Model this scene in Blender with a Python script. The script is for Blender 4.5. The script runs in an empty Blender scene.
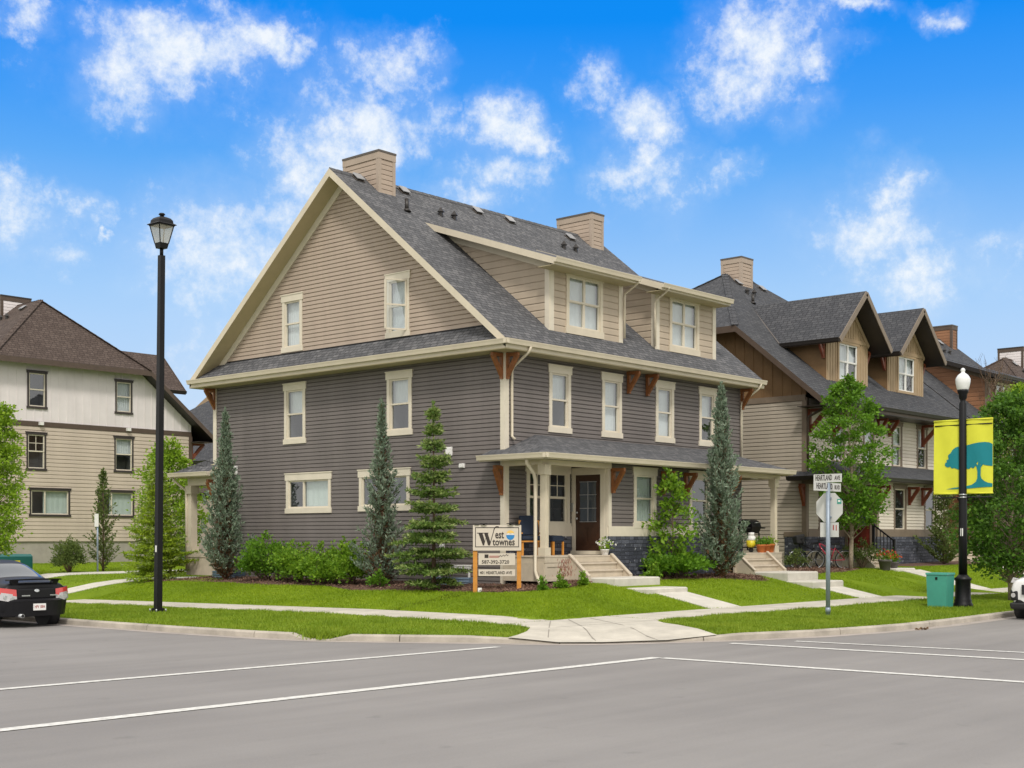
import bpy, bmesh, math, random
import numpy as np
from mathutils import Vector, Matrix, noise
R = math.radians
random.seed(7); RNG = np.random.default_rng(7)
scene = bpy.context.scene
COL = scene.collection

# ---------------------------------------------------------------- camera, sky, sun, exposure
# world frame: x runs along the front of the corner townhouse, y along its gable end, origin at their corner, road at z = 0
HEAD = R(41.8)
CAM = Vector((-26.70, -24.14, 2.0))
cd = bpy.data.cameras.new('camera'); co = bpy.data.objects.new('camera', cd); COL.objects.link(co)
co.location = CAM; co.rotation_euler = (R(90), 0, HEAD - R(90))
cd.sensor_width = 36.0; cd.lens = 1337.0/1024*36; cd.shift_y = 154/1024.0
cd.clip_start = 0.1; cd.clip_end = 5000
scene.camera = co

SUN_EL, SUN_AZ = R(50), R(226)        # azimuth of the direction towards the sun, counted from +x
sd = bpy.data.lights.new('sun', 'SUN'); so = bpy.data.objects.new('sun', sd); COL.objects.link(so)
sd.energy = 1.95; sd.angle = R(9); sd.color = (1.0, 0.95, 0.87)
tosun = Vector((math.cos(SUN_EL)*math.cos(SUN_AZ), math.cos(SUN_EL)*math.sin(SUN_AZ), math.sin(SUN_EL)))
so.rotation_euler = tosun.to_track_quat('Z', 'Y').to_euler()
so.location = (0, 0, 60)

class NT:
    def __init__(s, tree): s.t = tree; tree.nodes.clear()
    def n(s, typ, ins=None, **kw):
        nd = s.t.nodes.new(typ)
        for k, v in kw.items(): setattr(nd, k, v)
        for k, v in (ins or {}).items():
            sock = nd.inputs[k]
            if isinstance(v, bpy.types.NodeSocket): s.t.links.new(v, sock)
            else: sock.default_value = v
        return nd
    def math(s, op, a, b=0.0, clamp=False):
        nd = s.n('ShaderNodeMath', {0: a, 1: b}, operation=op); nd.use_clamp = clamp; return nd.outputs[0]
    def ramp(s, fac, stops, interp='LINEAR'):
        nd = s.n('ShaderNodeValToRGB', {0: fac}); cr = nd.color_ramp; cr.interpolation = interp
        while len(cr.elements) > 1: cr.elements.remove(cr.elements[-1])
        for i, (p, c) in enumerate(stops):
            e = cr.elements[0] if i == 0 else cr.elements.new(p)
            e.position = p; e.color = (*c, 1) if len(c) == 3 else c
        return nd.outputs[0]
    def mix(s, fac, a, b, blend='MIX'):
        nd = s.n('ShaderNodeMix', data_type='RGBA', blend_type=blend)
        for sock, v in ((nd.inputs[0], fac), (nd.inputs[6], a), (nd.inputs[7], b)):
            if isinstance(v, bpy.types.NodeSocket): s.t.links.new(v, sock)
            else: sock.default_value = v if isinstance(v, float) else ((*v, 1) if len(v) == 3 else v)
        return nd.outputs[2]

w = bpy.data.worlds.new('World'); scene.world = w; w.use_nodes = True
t = NT(w.node_tree)
sky = t.n('ShaderNodeTexSky', sky_type='NISHITA', sun_disc=False, sun_elevation=SUN_EL, sun_rotation=R(90)-SUN_AZ, air_density=1.0, dust_density=0.3, ozone_density=2.0)
tc = t.n('ShaderNodeTexCoord'); D = tc.outputs['Generated']
sep = t.n('ShaderNodeSeparateXYZ', {0: D})
el = sep.outputs[2]
grad = t.ramp(el, [(0.0, (5.0, 6.1, 7.6)), (0.10, (4.4, 5.9, 7.9)), (0.155, (3.6, 5.5, 8.1)), (.177, (3.1, 5.2, 8.1)), (.265, (.95, 3.45, 7.9)), (.305, (.41, 2.8, 7.9)), (.36, (0, 2.2, 7.75)), (1.0, (0.1, 1.9, 6.0))])
base = t.mix(0.97, sky.outputs[0], grad)
# cloud field in direction space; each cloud bank sits at its own bearing and height in the sky
hx, hy = math.cos(HEAD), math.sin(HEAD)
def skydir(px, py):
    v = Vector(((px-512)/1337.0, 1.0, (538-py)/1337.0)).normalized()
    return Vector((v.x*hy + v.y*hx, -v.x*hx + v.y*hy, v.z))
CL = [(190,45,95,38,1.0),(120,75,60,42,.75),(150,25,50,25,.8),(285,45,40,18,.85),(245,70,45,22,.7),(390,75,46,40,1.0),(365,125,52,40,.95),(330,170,55,50,.9),(285,225,75,50,.8),(230,270,55,45,.65),(430,130,40,30,.75),
      (512,130,34,34,1.0),(490,180,55,24,.75),(555,150,30,12,.6),(652,125,36,34,1.0),(640,170,55,26,.85),(725,165,38,16,.75),(606,82,32,30,.75),(760,30,62,44,1.0),(735,85,40,36,.8),(810,60,45,16,.75),(800,105,35,22,.6),
      (890,190,44,34,.85),(870,240,62,40,.85),(905,280,70,34,.75),(985,248,50,16,.7),(845,4,40,14,.85),(938,6,32,14,.85),(25,215,36,32,.85),(85,207,26,22,.95),(108,234,13,7,1.0),(30,15,42,18,.8),(60,255,40,20,.5),(455,200,60,22,.6),(220,370,60,80,.5),(250,250,110,75,.8),(330,150,80,90,.75),(875,240,95,70,.5),(960,265,80,40,.45),(150,60,110,50,.5),(650,160,70,60,.5),(500,160,70,50,.5)]
cov = None
wn = t.n('ShaderNodeTexNoise', {'Vector': D, 'Scale': 17.0, 'Detail': 9.0, 'Roughness': .62})
off = t.n('ShaderNodeVectorMath', {0: wn.outputs['Color'], 1: (.5, .5, .5)}, operation='SUBTRACT')
off2 = t.n('ShaderNodeVectorMath', {0: off.outputs[0], 'Scale': .085}, operation='SCALE')
DW = t.n('ShaderNodeVectorMath', {0: D, 1: off2.outputs[0]}, operation='ADD').outputs[0]
for (px, py, rx, rz, k) in CL:
    c = skydir(px, py)
    d = t.n('ShaderNodeVectorMath', {0: DW, 1: c}, operation='SUBTRACT').outputs[0]
    d = t.n('ShaderNodeVectorMath', {0: d, 1: (1337/rx, 1337/rx, 1337/rz)}, operation='MULTIPLY').outputs[0]
    ln = t.n('ShaderNodeVectorMath', {0: d}, operation='LENGTH').outputs['Value']
    m = t.n('ShaderNodeMapRange', {0: ln, 1: 1.6, 2: 0.0, 3: 0.0, 4: k}).outputs[0]
    cov = m if cov is None else t.math('MAXIMUM', cov, m)
n1 = t.n('ShaderNodeTexNoise', {'Vector': D, 'Scale': 21.0, 'Detail': 10.0, 'Roughness': .60, 'Distortion': .25}).outputs[0]
n2 = t.n('ShaderNodeTexNoise', {'Vector': D, 'Scale': 75.0, 'Detail': 8.0, 'Roughness': .68}).outputs[0]
nn = t.math('ADD', t.math('MULTIPLY', t.math('SUBTRACT', n1, .5), 1.55), t.math('MULTIPLY', t.math('SUBTRACT', n2, .5), 1.15))
# high broken overcast overhead and behind the viewer
ahead = t.n('ShaderNodeVectorMath', {0: D, 1: (hx, hy, 0)}, operation='DOT_PRODUCT').outputs['Value']
over = t.n('ShaderNodeMapRange', {0: el, 1: .40, 2: .52, 3: 0.0, 4: 1.0}, interpolation_type='SMOOTHSTEP').outputs[0]
back = t.n('ShaderNodeMapRange', {0: ahead, 1: .80, 2: .5, 3: 0.0, 4: 1.0}, interpolation_type='SMOOTHSTEP').outputs[0]
bg = t.math('MAXIMUM', over, back)
fr = t.math('MULTIPLY', cov, t.math('SUBTRACT', 1.0, bg))
dens = t.n('ShaderNodeMapRange', {0: t.math('ADD', fr, t.math('MULTIPLY', nn, .66)), 1: .20, 2: 1.0, 3: 0.0, 4: .93}, interpolation_type='SMOOTHSTEP').outputs[0]
dens = t.math('MULTIPLY', dens, t.n('ShaderNodeMapRange', {0: cov, 1: .0, 2: .25, 3: 0.0, 4: 1.0}).outputs[0])
n3 = t.n('ShaderNodeTexNoise', {'Vector': D, 'Scale': 6.0, 'Detail': 6.0}).outputs[0]
densb = t.n('ShaderNodeMapRange', {0: t.math('ADD', bg, t.math('SUBTRACT', n3, .5)), 1: .25, 2: .8, 3: 0.0, 4: 1.0}, interpolation_type='SMOOTHSTEP').outputs[0]
densb = t.math('MULTIPLY', densb, bg)
ccol = t.ramp(n2, [(0.35, (6.2, 7.1, 8.2)), (0.62, (7.9, 8.2, 8.4))])
veil = t.math('MULTIPLY', t.n('ShaderNodeMapRange', {0: fr, 1: .05, 2: .9, 3: 0.0, 4: .50}, interpolation_type='SMOOTHSTEP').outputs[0], t.n('ShaderNodeMapRange', {0: n1, 1: .3, 2: .62, 3: .3, 4: 1.0}).outputs[0])
c1 = t.mix(t.math('MAXIMUM', dens, veil), base, ccol)
c2 = t.mix(densb, c1, (9.5, 9.3, 9.0))
bgn = t.n('ShaderNodeBackground', {0: c2, 1: 0.1})
t.t.links.new(bgn.outputs[0], t.n('ShaderNodeOutputWorld').inputs[0])

scene.view_settings.view_transform = 'Standard'; scene.view_settings.look = 'None'
scene.view_settings.exposure = 0.26; scene.view_settings.gamma = 1.0; scene.view_settings.use_curve_mapping = False
scene.cycles.max_bounces = 6; scene.cycles.transparent_max_bounces = 12

# ---------------------------------------------------------------- materials
MAT = {}
def mat(name, col, rough=.7, var=.08, scale=3.0, bump=0.0, bscale=40.0, metal=0.0, coat=0.0, spec=.5, streak=False):
    m = bpy.data.materials.new(name); m.use_nodes = True; t = NT(m.node_tree)
    tc = t.n('ShaderNodeTexCoord')
    vec = tc.outputs['Object']
    if streak: vec = t.n('ShaderNodeMapping', {0: vec, 3: (1, 1, .12)}).outputs[0]
    nz = t.n('ShaderNodeTexNoise', {'Vector': vec, 'Scale': scale, 'Detail': 5.0, 'Roughness': .65})
    a = tuple(max(0, c*(1-var*1.6)) for c in col); b = tuple(min(1, c*(1+var*1.6)) for c in col)
    c = t.ramp(nz.outputs[0], [(.25, a), (.75, b)])
    p = t.n('ShaderNodeBsdfPrincipled', {'Base Color': c, 'Roughness': rough, 'Metallic': metal, 'Coat Weight': coat, 'Coat Roughness': .05, 'Specular IOR Level': spec})
    if bump:
        nb = t.n('ShaderNodeTexNoise', {'Vector': tc.outputs['Object'], 'Scale': bscale, 'Detail': 4.0})
        bm = t.n('ShaderNodeBump', {'Height': nb.outputs[0], 'Strength': bump, 'Distance': .02})
        t.t.links.new(bm.outputs[0], p.inputs['Normal'])
    t.t.links.new(p.outputs[0], t.n('ShaderNodeOutputMaterial').inputs[0])
    MAT[name] = m; return m
def shingle(name, cols, bw=.26, bh=.145):
    m = bpy.data.materials.new(name); m.use_nodes = True; t = NT(m.node_tree)
    uv = t.n('ShaderNodeUVMap').outputs[0]
    br = t.n('ShaderNodeTexBrick', {'Vector': uv, 'Color1': (0, 0, 0, 1), 'Color2': (1, 1, 1, 1), 'Mortar': (.5, .5, .5, 1), 'Scale': 1.0, 'Mortar Size': .011, 'Mortar Smooth': .2, 'Bias': 0.0, 'Brick Width': bw, 'Row Height': bh}, offset=.37, squash=.7, squash_frequency=3)
    nz = t.n('ShaderNodeTexNoise', {'Vector': uv, 'Scale': .9, 'Detail': 4.0, 'Roughness': .6}).outputs[0]
    nf = t.n('ShaderNodeTexNoise', {'Vector': uv, 'Scale': 16.0, 'Detail': 3.0, 'Roughness': .75}).outputs[0]
    f = t.math('ADD', t.math('MULTIPLY', br.outputs[0], .26), t.math('ADD', t.math('MULTIPLY', nz, .14), t.math('MULTIPLY', nf, .60)))
    c = t.ramp(f, [(.15, cols[0]), (.5, cols[1]), (.85, cols[2])])
    c = t.mix(t.math('MULTIPLY', br.outputs['Fac'], .80), c, tuple(x*.35 for x in cols[0]))  # darker tab lines: shadow of the shingle thickness, put into the colour
    hgt = t.math('ADD', t.math('MULTIPLY', br.outputs[0], .5), t.math('MULTIPLY', t.math('SUBTRACT', 1.0, br.outputs['Fac']), .8))
    bm = t.n('ShaderNodeBump', {'Height': hgt, 'Strength': .8, 'Distance': .02})
    p = t.n('ShaderNodeBsdfPrincipled', {'Base Color': c, 'Roughness': .9, 'Normal': bm.outputs[0], 'Specular IOR Level': .3})
    t.t.links.new(p.outputs[0], t.n('ShaderNodeOutputMaterial').inputs[0])
    MAT[name] = m
def leafmat(name, c0, c1, c2, trans=.35, rough=.6, patch=None):
    m = bpy.data.materials.new(name); m.use_nodes = True; t = NT(m.node_tree)
    g = t.n('ShaderNodeNewGeometry')
    tc = t.n('ShaderNodeTexCoord')
    nz = t.n('ShaderNodeTexNoise', {'Vector': tc.outputs['Object'], 'Scale': 1.8, 'Detail': 3.0}).outputs[0]
    f = t.math('ADD', t.math('MULTIPLY', g.outputs['Random Per Island'], .6), t.math('MULTIPLY', nz, .5))
    if patch:      # thin, dry or lush patches some metres wide
        n2 = t.n('ShaderNodeTexNoise', {'Vector': tc.outputs['Object'], 'Scale': patch, 'Detail': 5.0, 'Roughness': .65}).outputs[0]
        f = t.math('ADD', t.math('MULTIPLY', g.outputs['Random Per Island'], .38), t.math('ADD', t.math('MULTIPLY', nz, .30), t.math('MULTIPLY', t.math('SUBTRACT', n2, .34), 1.15)))
    c = t.ramp(f, [(.12, c0), (.5, c1), (.92, c2)])
    p = t.n('ShaderNodeBsdfPrincipled', {'Base Color': c, 'Roughness': rough, 'Specular IOR Level': .35})
    tr = t.n('ShaderNodeBsdfTranslucent', {0: t.mix(.5, c, tuple(min(1, x*1.2) for x in c2))})
    mx = t.n('ShaderNodeMixShader', {0: trans, 1: p.outputs[0], 2: tr.outputs[0]})
    t.t.links.new(mx.outputs[0], t.n('ShaderNodeOutputMaterial').inputs[0])
    MAT[name] = m

mat('cream', (.62, .55, .43), .55, .05, 2.0)
mat('cream_light', (.66, .60, .49), .55, .05, 2.0)
mat('soffit', (.46, .39, .24), .6, .05)
mat('grey_siding', (.150, .131, .124), .62, .10, 1.2, streak=True)
mat('tan_siding', (.405, .325, .26), .6, .07, 1.2, streak=True)
mat('khaki_siding', (.455, .375, .285), .6, .07, 1.2, streak=True)
mat('stone_siding', (.40, .35, .285), .6, .06, 1.2, streak=True)
mat('light_siding', (.66, .60, .51), .6, .05, 1.2, streak=True)
mat('beige_siding', (.52, .44, .36), .6, .06, 1.2, streak=True)
mat('brown_batten', (.19, .11, .048), .65, .12, 1.5)
mat('tan_batten', (.39, .285, .175), .65, .08, 1.5)
mat('white_batten', (.72, .67, .67), .6, .05, 1.0)
mat('rust_siding', (.27, .125, .06), .6, .1, 1.5)
mat('brown_trim', (.085, .058, .042), .55, .1)
mat('dark_gutter', (.022, .018, .016), .4, .1)
mat('taupe_trim', (.20, .155, .115), .55, .1)
mat('cedar', (.235, .085, .025), .55, .25, 9.0)
mat('red_cedar', (.19, .045, .018), .55, .25, 9.0)
mat('metal_cap', (.09, .075, .065), .5, .1)
mat('chimney_tan', (.42, .33, .26), .6, .06)
mat('black_metal', (.0055, .0055, .007), .45, .1, spec=.28)
mat('black_rubber', (.014, .014, .015), .75, .1)
mat('silver', (.55, .57, .58), .35, .05, metal=.8)
mat('vent_grey', (.30, .30, .31), .5, .1)
mat('galvanised', (.25, .30, .36), .45, .08, 12.0, metal=.3)
mat('kerb_concrete', (.40, .36, .305), .88, .22, 1.3, .3, 40)
mat('dark_trim', (.045, .036, .033), .5, .1)
mat('joint_dirt', (.26, .235, .20), .9, .1)
mat('sign_back', (.56, .56, .54), .5, .04)
mat('white_paint', (.80, .79, .76), .5, .03)
mat('white_plastic', (.78, .77, .75), .4, .03)
mat('door_brown', (.048, .020, .010), .4, .2, 6.0)
mat('door_red', (.12, .018, .010), .4, .2, 6.0)
mat('deck_wood', (.55, .475, .38), .65, .08, 4.0)
mat('deck_side', (.52, .45, .35), .65, .08, 4.0)
mat('concrete', (.49, .455, .39), .85, .13, 1.6, .25, 60)
mat('concrete_step', (.56, .53, .47), .85, .10, 2.0, .25, 60)
mat('foundation', (.36, .33, .29), .9, .12, 1.5, .2, 30)
mat('orange_post', (.56, .235, .035), .6, .15, 7.0)
mat('sign_board', (.60, .53, .45), .5, .04)
mat('sign_dark', (.03, .022, .018), .6, .05)
mat('sign_blue', (.02, .20, .50), .5, .05)
mat('sign_yellow', (.80, .50, .12), .5, .05)
mat('sign_red', (.35, .06, .05), .5, .05)
mat('banner_yellow', (.68, .68, .045), .7, .03)
mat('banner_teal', (.002, .205, .245), .7, .03)
mat('teal_box', (.055, .30, .235), .45, .06, 3.0)
mat('dark_teal_box', (.015, .12, .11), .45, .06, 3.0)
mat('well_blue', (.13, .19, .26), .4, .1, metal=.3)
mat('blind', (.70, .76, .72), .8, .03)
mat('curtain', (.80, .81, .82), .8, .04)
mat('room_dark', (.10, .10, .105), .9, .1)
mat('bark', (.13, .085, .055), .9, .3, 12.0, .6, 30)
mat('pale_bark', (.30, .24, .18), .9, .25, 12.0, .5, 30)
mat('red_bark', (.17, .075, .045), .9, .25, 12.0, .5, 30)
mat('terracotta', (.55, .16, .04), .75, .1)
mat('planter_grey', (.11, .10, .095), .7, .1)
mat('navy_cloth', (.007, .016, .038), .8, .1)
mat('tank_yellow', (.75, .62, .03), .4, .04)
mat('car_black', (.012, .012, .014), .38, .05, coat=.0, spec=.22)
mat('car_white', (.78, .78, .77), .25, .02, coat=1.0)
mat('car_trim', (.018, .018, .020), .5, .1)
mat('car_glass', (.055, .068, .085), .06, .1, coat=.6)
mat('lamp_red', (.55, .045, .04), .2, .1, coat=1.0)
mat('lamp_clear', (.42, .41, .41), .15, .1, coat=1.0)
mat('alloy', (.35, .35, .36), .35, .05, metal=.8)
mat('bike_red', (.42, .015, .05), .35, .05, coat=.5)
mat('flower_red', (.70, .045, .02), .6, .2)
mat('flower_white', (.80, .80, .74), .6, .1)
mat('globe', (.74, .75, .74), .25, .03, spec=.6)
mat('road_paint', (.60, .59, .56), .8, .22, 11.0)
mat('gutter_pan', (.34, .30, .27), .85, .12, 1.5, .2, 40)
shingle('grey_shingle', [(.045, .047, .053), (.108, .109, .117), (.225, .22, .225)])
shingle('brown_shingle', [(.045, .032, .027), (.088, .064, .054), (.14, .108, .092)])
shingle('dark_shingle', [(.032, .034, .040), (.068, .070, .078), (.12, .12, .125)])
leafmat('grass', (.125, .20, .004), (.215, .325, .006), (.33, .43, .018), .3, patch=.42)
leafmat('boulevard_grass', (.11, .18, .006), (.19, .29, .010), (.32, .39, .04), .3, patch=.7)
leafmat('leaf_mid', (.05, .13, .010), (.10, .23, .014), (.20, .37, .03))
leafmat('leaf_deep', (.032, .09, .012), (.07, .165, .018), (.15, .29, .03))
leafmat('leaf_lime', (.10, .20, .010), (.21, .35, .018), (.34, .48, .04))
leafmat('leaf_olive', (.05, .09, .02), (.10, .15, .035), (.19, .24, .06))
leafmat('leaf_shrub', (.06, .14, .008), (.13, .265, .014), (.27, .42, .035))
leafmat('needle_blue', (.085, .135, .085), (.18, .245, .17), (.33, .40, .30), .25)
leafmat('needle_green', (.05, .11, .022), (.12, .21, .04), (.25, .35, .08), .25)
leafmat('needle_lime', (.13, .22, .010), (.26, .38, .02), (.42, .52, .05), .3)
leafmat('needle_tip', (.19, .26, .08), (.25, .32, .10), (.33, .38, .14), .2)
leafmat('needle_brown', (.09, .05, .025), (.15, .085, .04), (.22, .14, .07), .1)
leafmat('bloom_pink', (.25, .08, .06), (.36, .15, .12), (.46, .25, .19), .2)
leafmat('bloom_red', (.32, .02, .01), (.48, .05, .02), (.6, .16, .04), .2)
leafmat('bloom_white', (.6, .6, .5), (.75, .75, .7), (.85, .85, .8), .2)
leafmat('mulch_chip', (.09, .045, .030), (.17, .095, .065), (.30, .20, .15), .0, .9)

def special_mats():
    # glass: clear pane with a mirror-like sheen that grows towards grazing angles
    m = bpy.data.materials.new('window_glass'); m.use_nodes = True; t = NT(m.node_tree)
    g = t.n('ShaderNodeNewGeometry')
    cs = t.math('ABSOLUTE', t.n('ShaderNodeVectorMath', {0: g.outputs['Normal'], 1: g.outputs['Incoming']}, operation='DOT_PRODUCT').outputs['Value'])
    fr = t.math('ADD', t.math('MULTIPLY', t.math('POWER', t.math('SUBTRACT', 1.0, cs), 5.0), .86), .14)
    nz = t.n('ShaderNodeTexNoise', {'Vector': t.n('ShaderNodeTexCoord').outputs['Object'], 'Scale': 1.3}).outputs[0]
    bm = t.n('ShaderNodeBump', {'Height': nz, 'Strength': .06, 'Distance': .05})
    gl = t.n('ShaderNodeBsdfGlossy', {0: (.95, .97, 1, 1), 1: .02, 'Normal': bm.outputs[0]})
    tr = t.n('ShaderNodeBsdfTransparent', {0: (.80, .84, .84, 1)})
    mx = t.n('ShaderNodeMixShader', {0: fr, 1: tr.outputs[0], 2: gl.outputs[0]})
    t.t.links.new(mx.outputs[0], t.n('ShaderNodeOutputMaterial').inputs[0]); MAT['window_glass'] = m
    # lantern glass
    m = bpy.data.materials.new('lantern_glass'); m.use_nodes = True; t = NT(m.node_tree)
    tr = t.n('ShaderNodeBsdfTransparent', {0: (.86, .84, .78, 1)})
    df = t.n('ShaderNodeBsdfPrincipled', {'Base Color': (.66, .62, .54, 1), 'Roughness': .25})
    mx = t.n('ShaderNodeMixShader', {0: .45, 1: tr.outputs[0], 2: df.outputs[0]})
    t.t.links.new(mx.outputs[0], t.n('ShaderNodeOutputMaterial').inputs[0]); MAT['lantern_glass'] = m
    # split-face stone
    m = bpy.data.materials.new('ledge_stone'); m.use_nodes = True; t = NT(m.node_tree)
    uv = t.n('ShaderNodeUVMap').outputs[0]
    wz = t.n('ShaderNodeTexNoise', {'Vector': uv, 'Scale': 3.0}).outputs['Color']
    wv = t.n('ShaderNodeVectorMath', {0: wz, 'Scale': .06}, operation='SCALE').outputs[0]
    uv2 = t.n('ShaderNodeVectorMath', {0: uv, 1: wv}, operation='ADD').outputs[0]
    br = t.n('ShaderNodeTexBrick', {'Vector': uv2, 'Color1': (0, 0, 0, 1), 'Color2': (1, 1, 1, 1), 'Mortar': (0, 0, 0, 1), 'Scale': 1.0, 'Mortar Size': .007, 'Brick Width': .34, 'Row Height': .11}, offset=.43, squash=.6, squash_frequency=2)
    nz = t.n('ShaderNodeTexNoise', {'Vector': uv, 'Scale': 14.0, 'Detail': 6.0, 'Roughness': .7}).outputs[0]
    wh = t.n('ShaderNodeTexNoise', {'Vector': uv, 'Scale': 8.5, 'Detail': 3.0}).outputs[0]
    f = t.math('ADD', t.math('MULTIPLY', br.outputs[0], .5), t.math('MULTIPLY', nz, .5))
    c = t.ramp(f, [(.1, (.022, .025, .036)), (.5, (.060, .066, .092)), (.9, (.16, .17, .21))])
    c = t.mix(t.n('ShaderNodeMapRange', {0: wh, 1: .645, 2: .70}).outputs[0], c, (.42, .43, .46))
    c = t.mix(t.math('MULTIPLY', br.outputs['Fac'], .8), c, (.008, .008, .012))
    hgt = t.math('ADD', t.math('MULTIPLY', br.outputs[0], .7), t.math('MULTIPLY', nz, .5))
    hgt = t.math('SUBTRACT', hgt, t.math('MULTIPLY', br.outputs['Fac'], .8))
    bm = t.n('ShaderNodeBump', {'Height': hgt, 'Strength': 1.0, 'Distance': .05})
    p = t.n('ShaderNodeBsdfPrincipled', {'Base Color': c, 'Roughness': .7, 'Normal': bm.outputs[0]})
    t.t.links.new(p.outputs[0], t.n('ShaderNodeOutputMaterial').inputs[0]); MAT['ledge_stone'] = m
    # asphalt: worn grey with fine aggregate, faint patches and a few cracks
    m = bpy.data.materials.new('asphalt'); m.use_nodes = True; t = NT(m.node_tree)
    P = t.n('ShaderNodeTexCoord').outputs['Object']
    a = t.n('ShaderNodeTexNoise', {'Vector': P, 'Scale': .16, 'Detail': 5.0, 'Roughness': .6}).outputs[0]
    b = t.n('ShaderNodeTexNoise', {'Vector': P, 'Scale': 38.0, 'Detail': 5.0, 'Roughness': .85}).outputs[0]
    s = t.n('ShaderNodeMapping', {0: P, 2: (0, 0, R(0)), 3: (.10, 1.3, 1)}).outputs[0]
    st = t.n('ShaderNodeTexNoise', {'Vector': s, 'Scale': .9, 'Detail': 5.0, 'Roughness': .6}).outputs[0]
    f = t.math('ADD', t.math('MULTIPLY', a, .50), t.math('ADD', t.math('MULTIPLY', b, .42), t.math('MULTIPLY', st, .36)))
    vo = t.n('ShaderNodeTexVoronoi', {'Vector': t.n('ShaderNodeVectorMath', {0: P, 1: t.n('ShaderNodeVectorMath', {0: t.n('ShaderNodeTexNoise', {'Vector': P, 'Scale': .7, 'Detail': 6.0}).outputs['Color'], 'Scale': 1.6}, operation='SCALE').outputs[0]}, operation='ADD').outputs[0], 'Scale': .13}, feature='DISTANCE_TO_EDGE').outputs['Distance']
    crack = t.n('ShaderNodeMapRange', {0: vo, 1: .0012, 2: .0035, 3: 1.0, 4: 0.0}).outputs[0]
    crack = t.math('MULTIPLY', crack, t.n('ShaderNodeMapRange', {0: a, 1: .5, 2: .6}).outputs[0])
    spots = t.n('ShaderNodeTexNoise', {'Vector': P, 'Scale': 1.9, 'Detail': 3.0}).outputs[0]
    oil = t.n('ShaderNodeMapRange', {0: spots, 1: .66, 2: .78, 3: 0.0, 4: .35}).outputs[0]
    c = t.ramp(f, [(.30, (.140, .134, .132)), (.52, (.196, .185, .180)), (.80, (.275, .260, .250))])
    c = t.mix(oil, c, (.10, .097, .097)); c = t.mix(t.math('MULTIPLY', crack, .0), c, (.06, .058, .056))
    bm = t.n('ShaderNodeBump', {'Height': b, 'Strength': .5, 'Distance': .008})
    p = t.n('ShaderNodeBsdfPrincipled', {'Base Color': c, 'Roughness': .88, 'Normal': bm.outputs[0], 'Specular IOR Level': .3})
    t.t.links.new(p.outputs[0], t.n('ShaderNodeOutputMaterial').inputs[0]); MAT['asphalt'] = m
    # lawn soil/thatch under the blades
    for nm, c0, c1, c2 in (('lawn_base', (.085, .14, .006), (.15, .23, .008), (.24, .31, .02)), ('far_ground', (.07, .10, .025), (.11, .15, .035), (.16, .19, .06))):
        m = bpy.data.materials.new(nm); m.use_nodes = True; t = NT(m.node_tree)
        P = t.n('ShaderNodeTexCoord').outputs['Object']
        a = t.n('ShaderNodeTexNoise', {'Vector': P, 'Scale': .55, 'Detail': 6.0, 'Roughness': .65}).outputs[0]
        b = t.n('ShaderNodeTexNoise', {'Vector': P, 'Scale': 22.0, 'Detail': 4.0, 'Roughness': .8}).outputs[0]
        f = t.math('ADD', t.math('MULTIPLY', a, .6), t.math('MULTIPLY', b, .4))
        c = t.ramp(f, [(.32, c0), (.5, c1), (.68, c2)])
        bm = t.n('ShaderNodeBump', {'Height': b, 'Strength': .8, 'Distance': .03})
        p = t.n('ShaderNodeBsdfPrincipled', {'Base Color': c, 'Roughness': .9, 'Normal': bm.outputs[0], 'Specular IOR Level': .2})
        t.t.links.new(p.outputs[0], t.n('ShaderNodeOutputMaterial').inputs[0]); MAT[nm] = m
    mat('mulch', (.115, .062, .045), .95, .3, 14.0, 1.0, 45)
special_mats()

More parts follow.
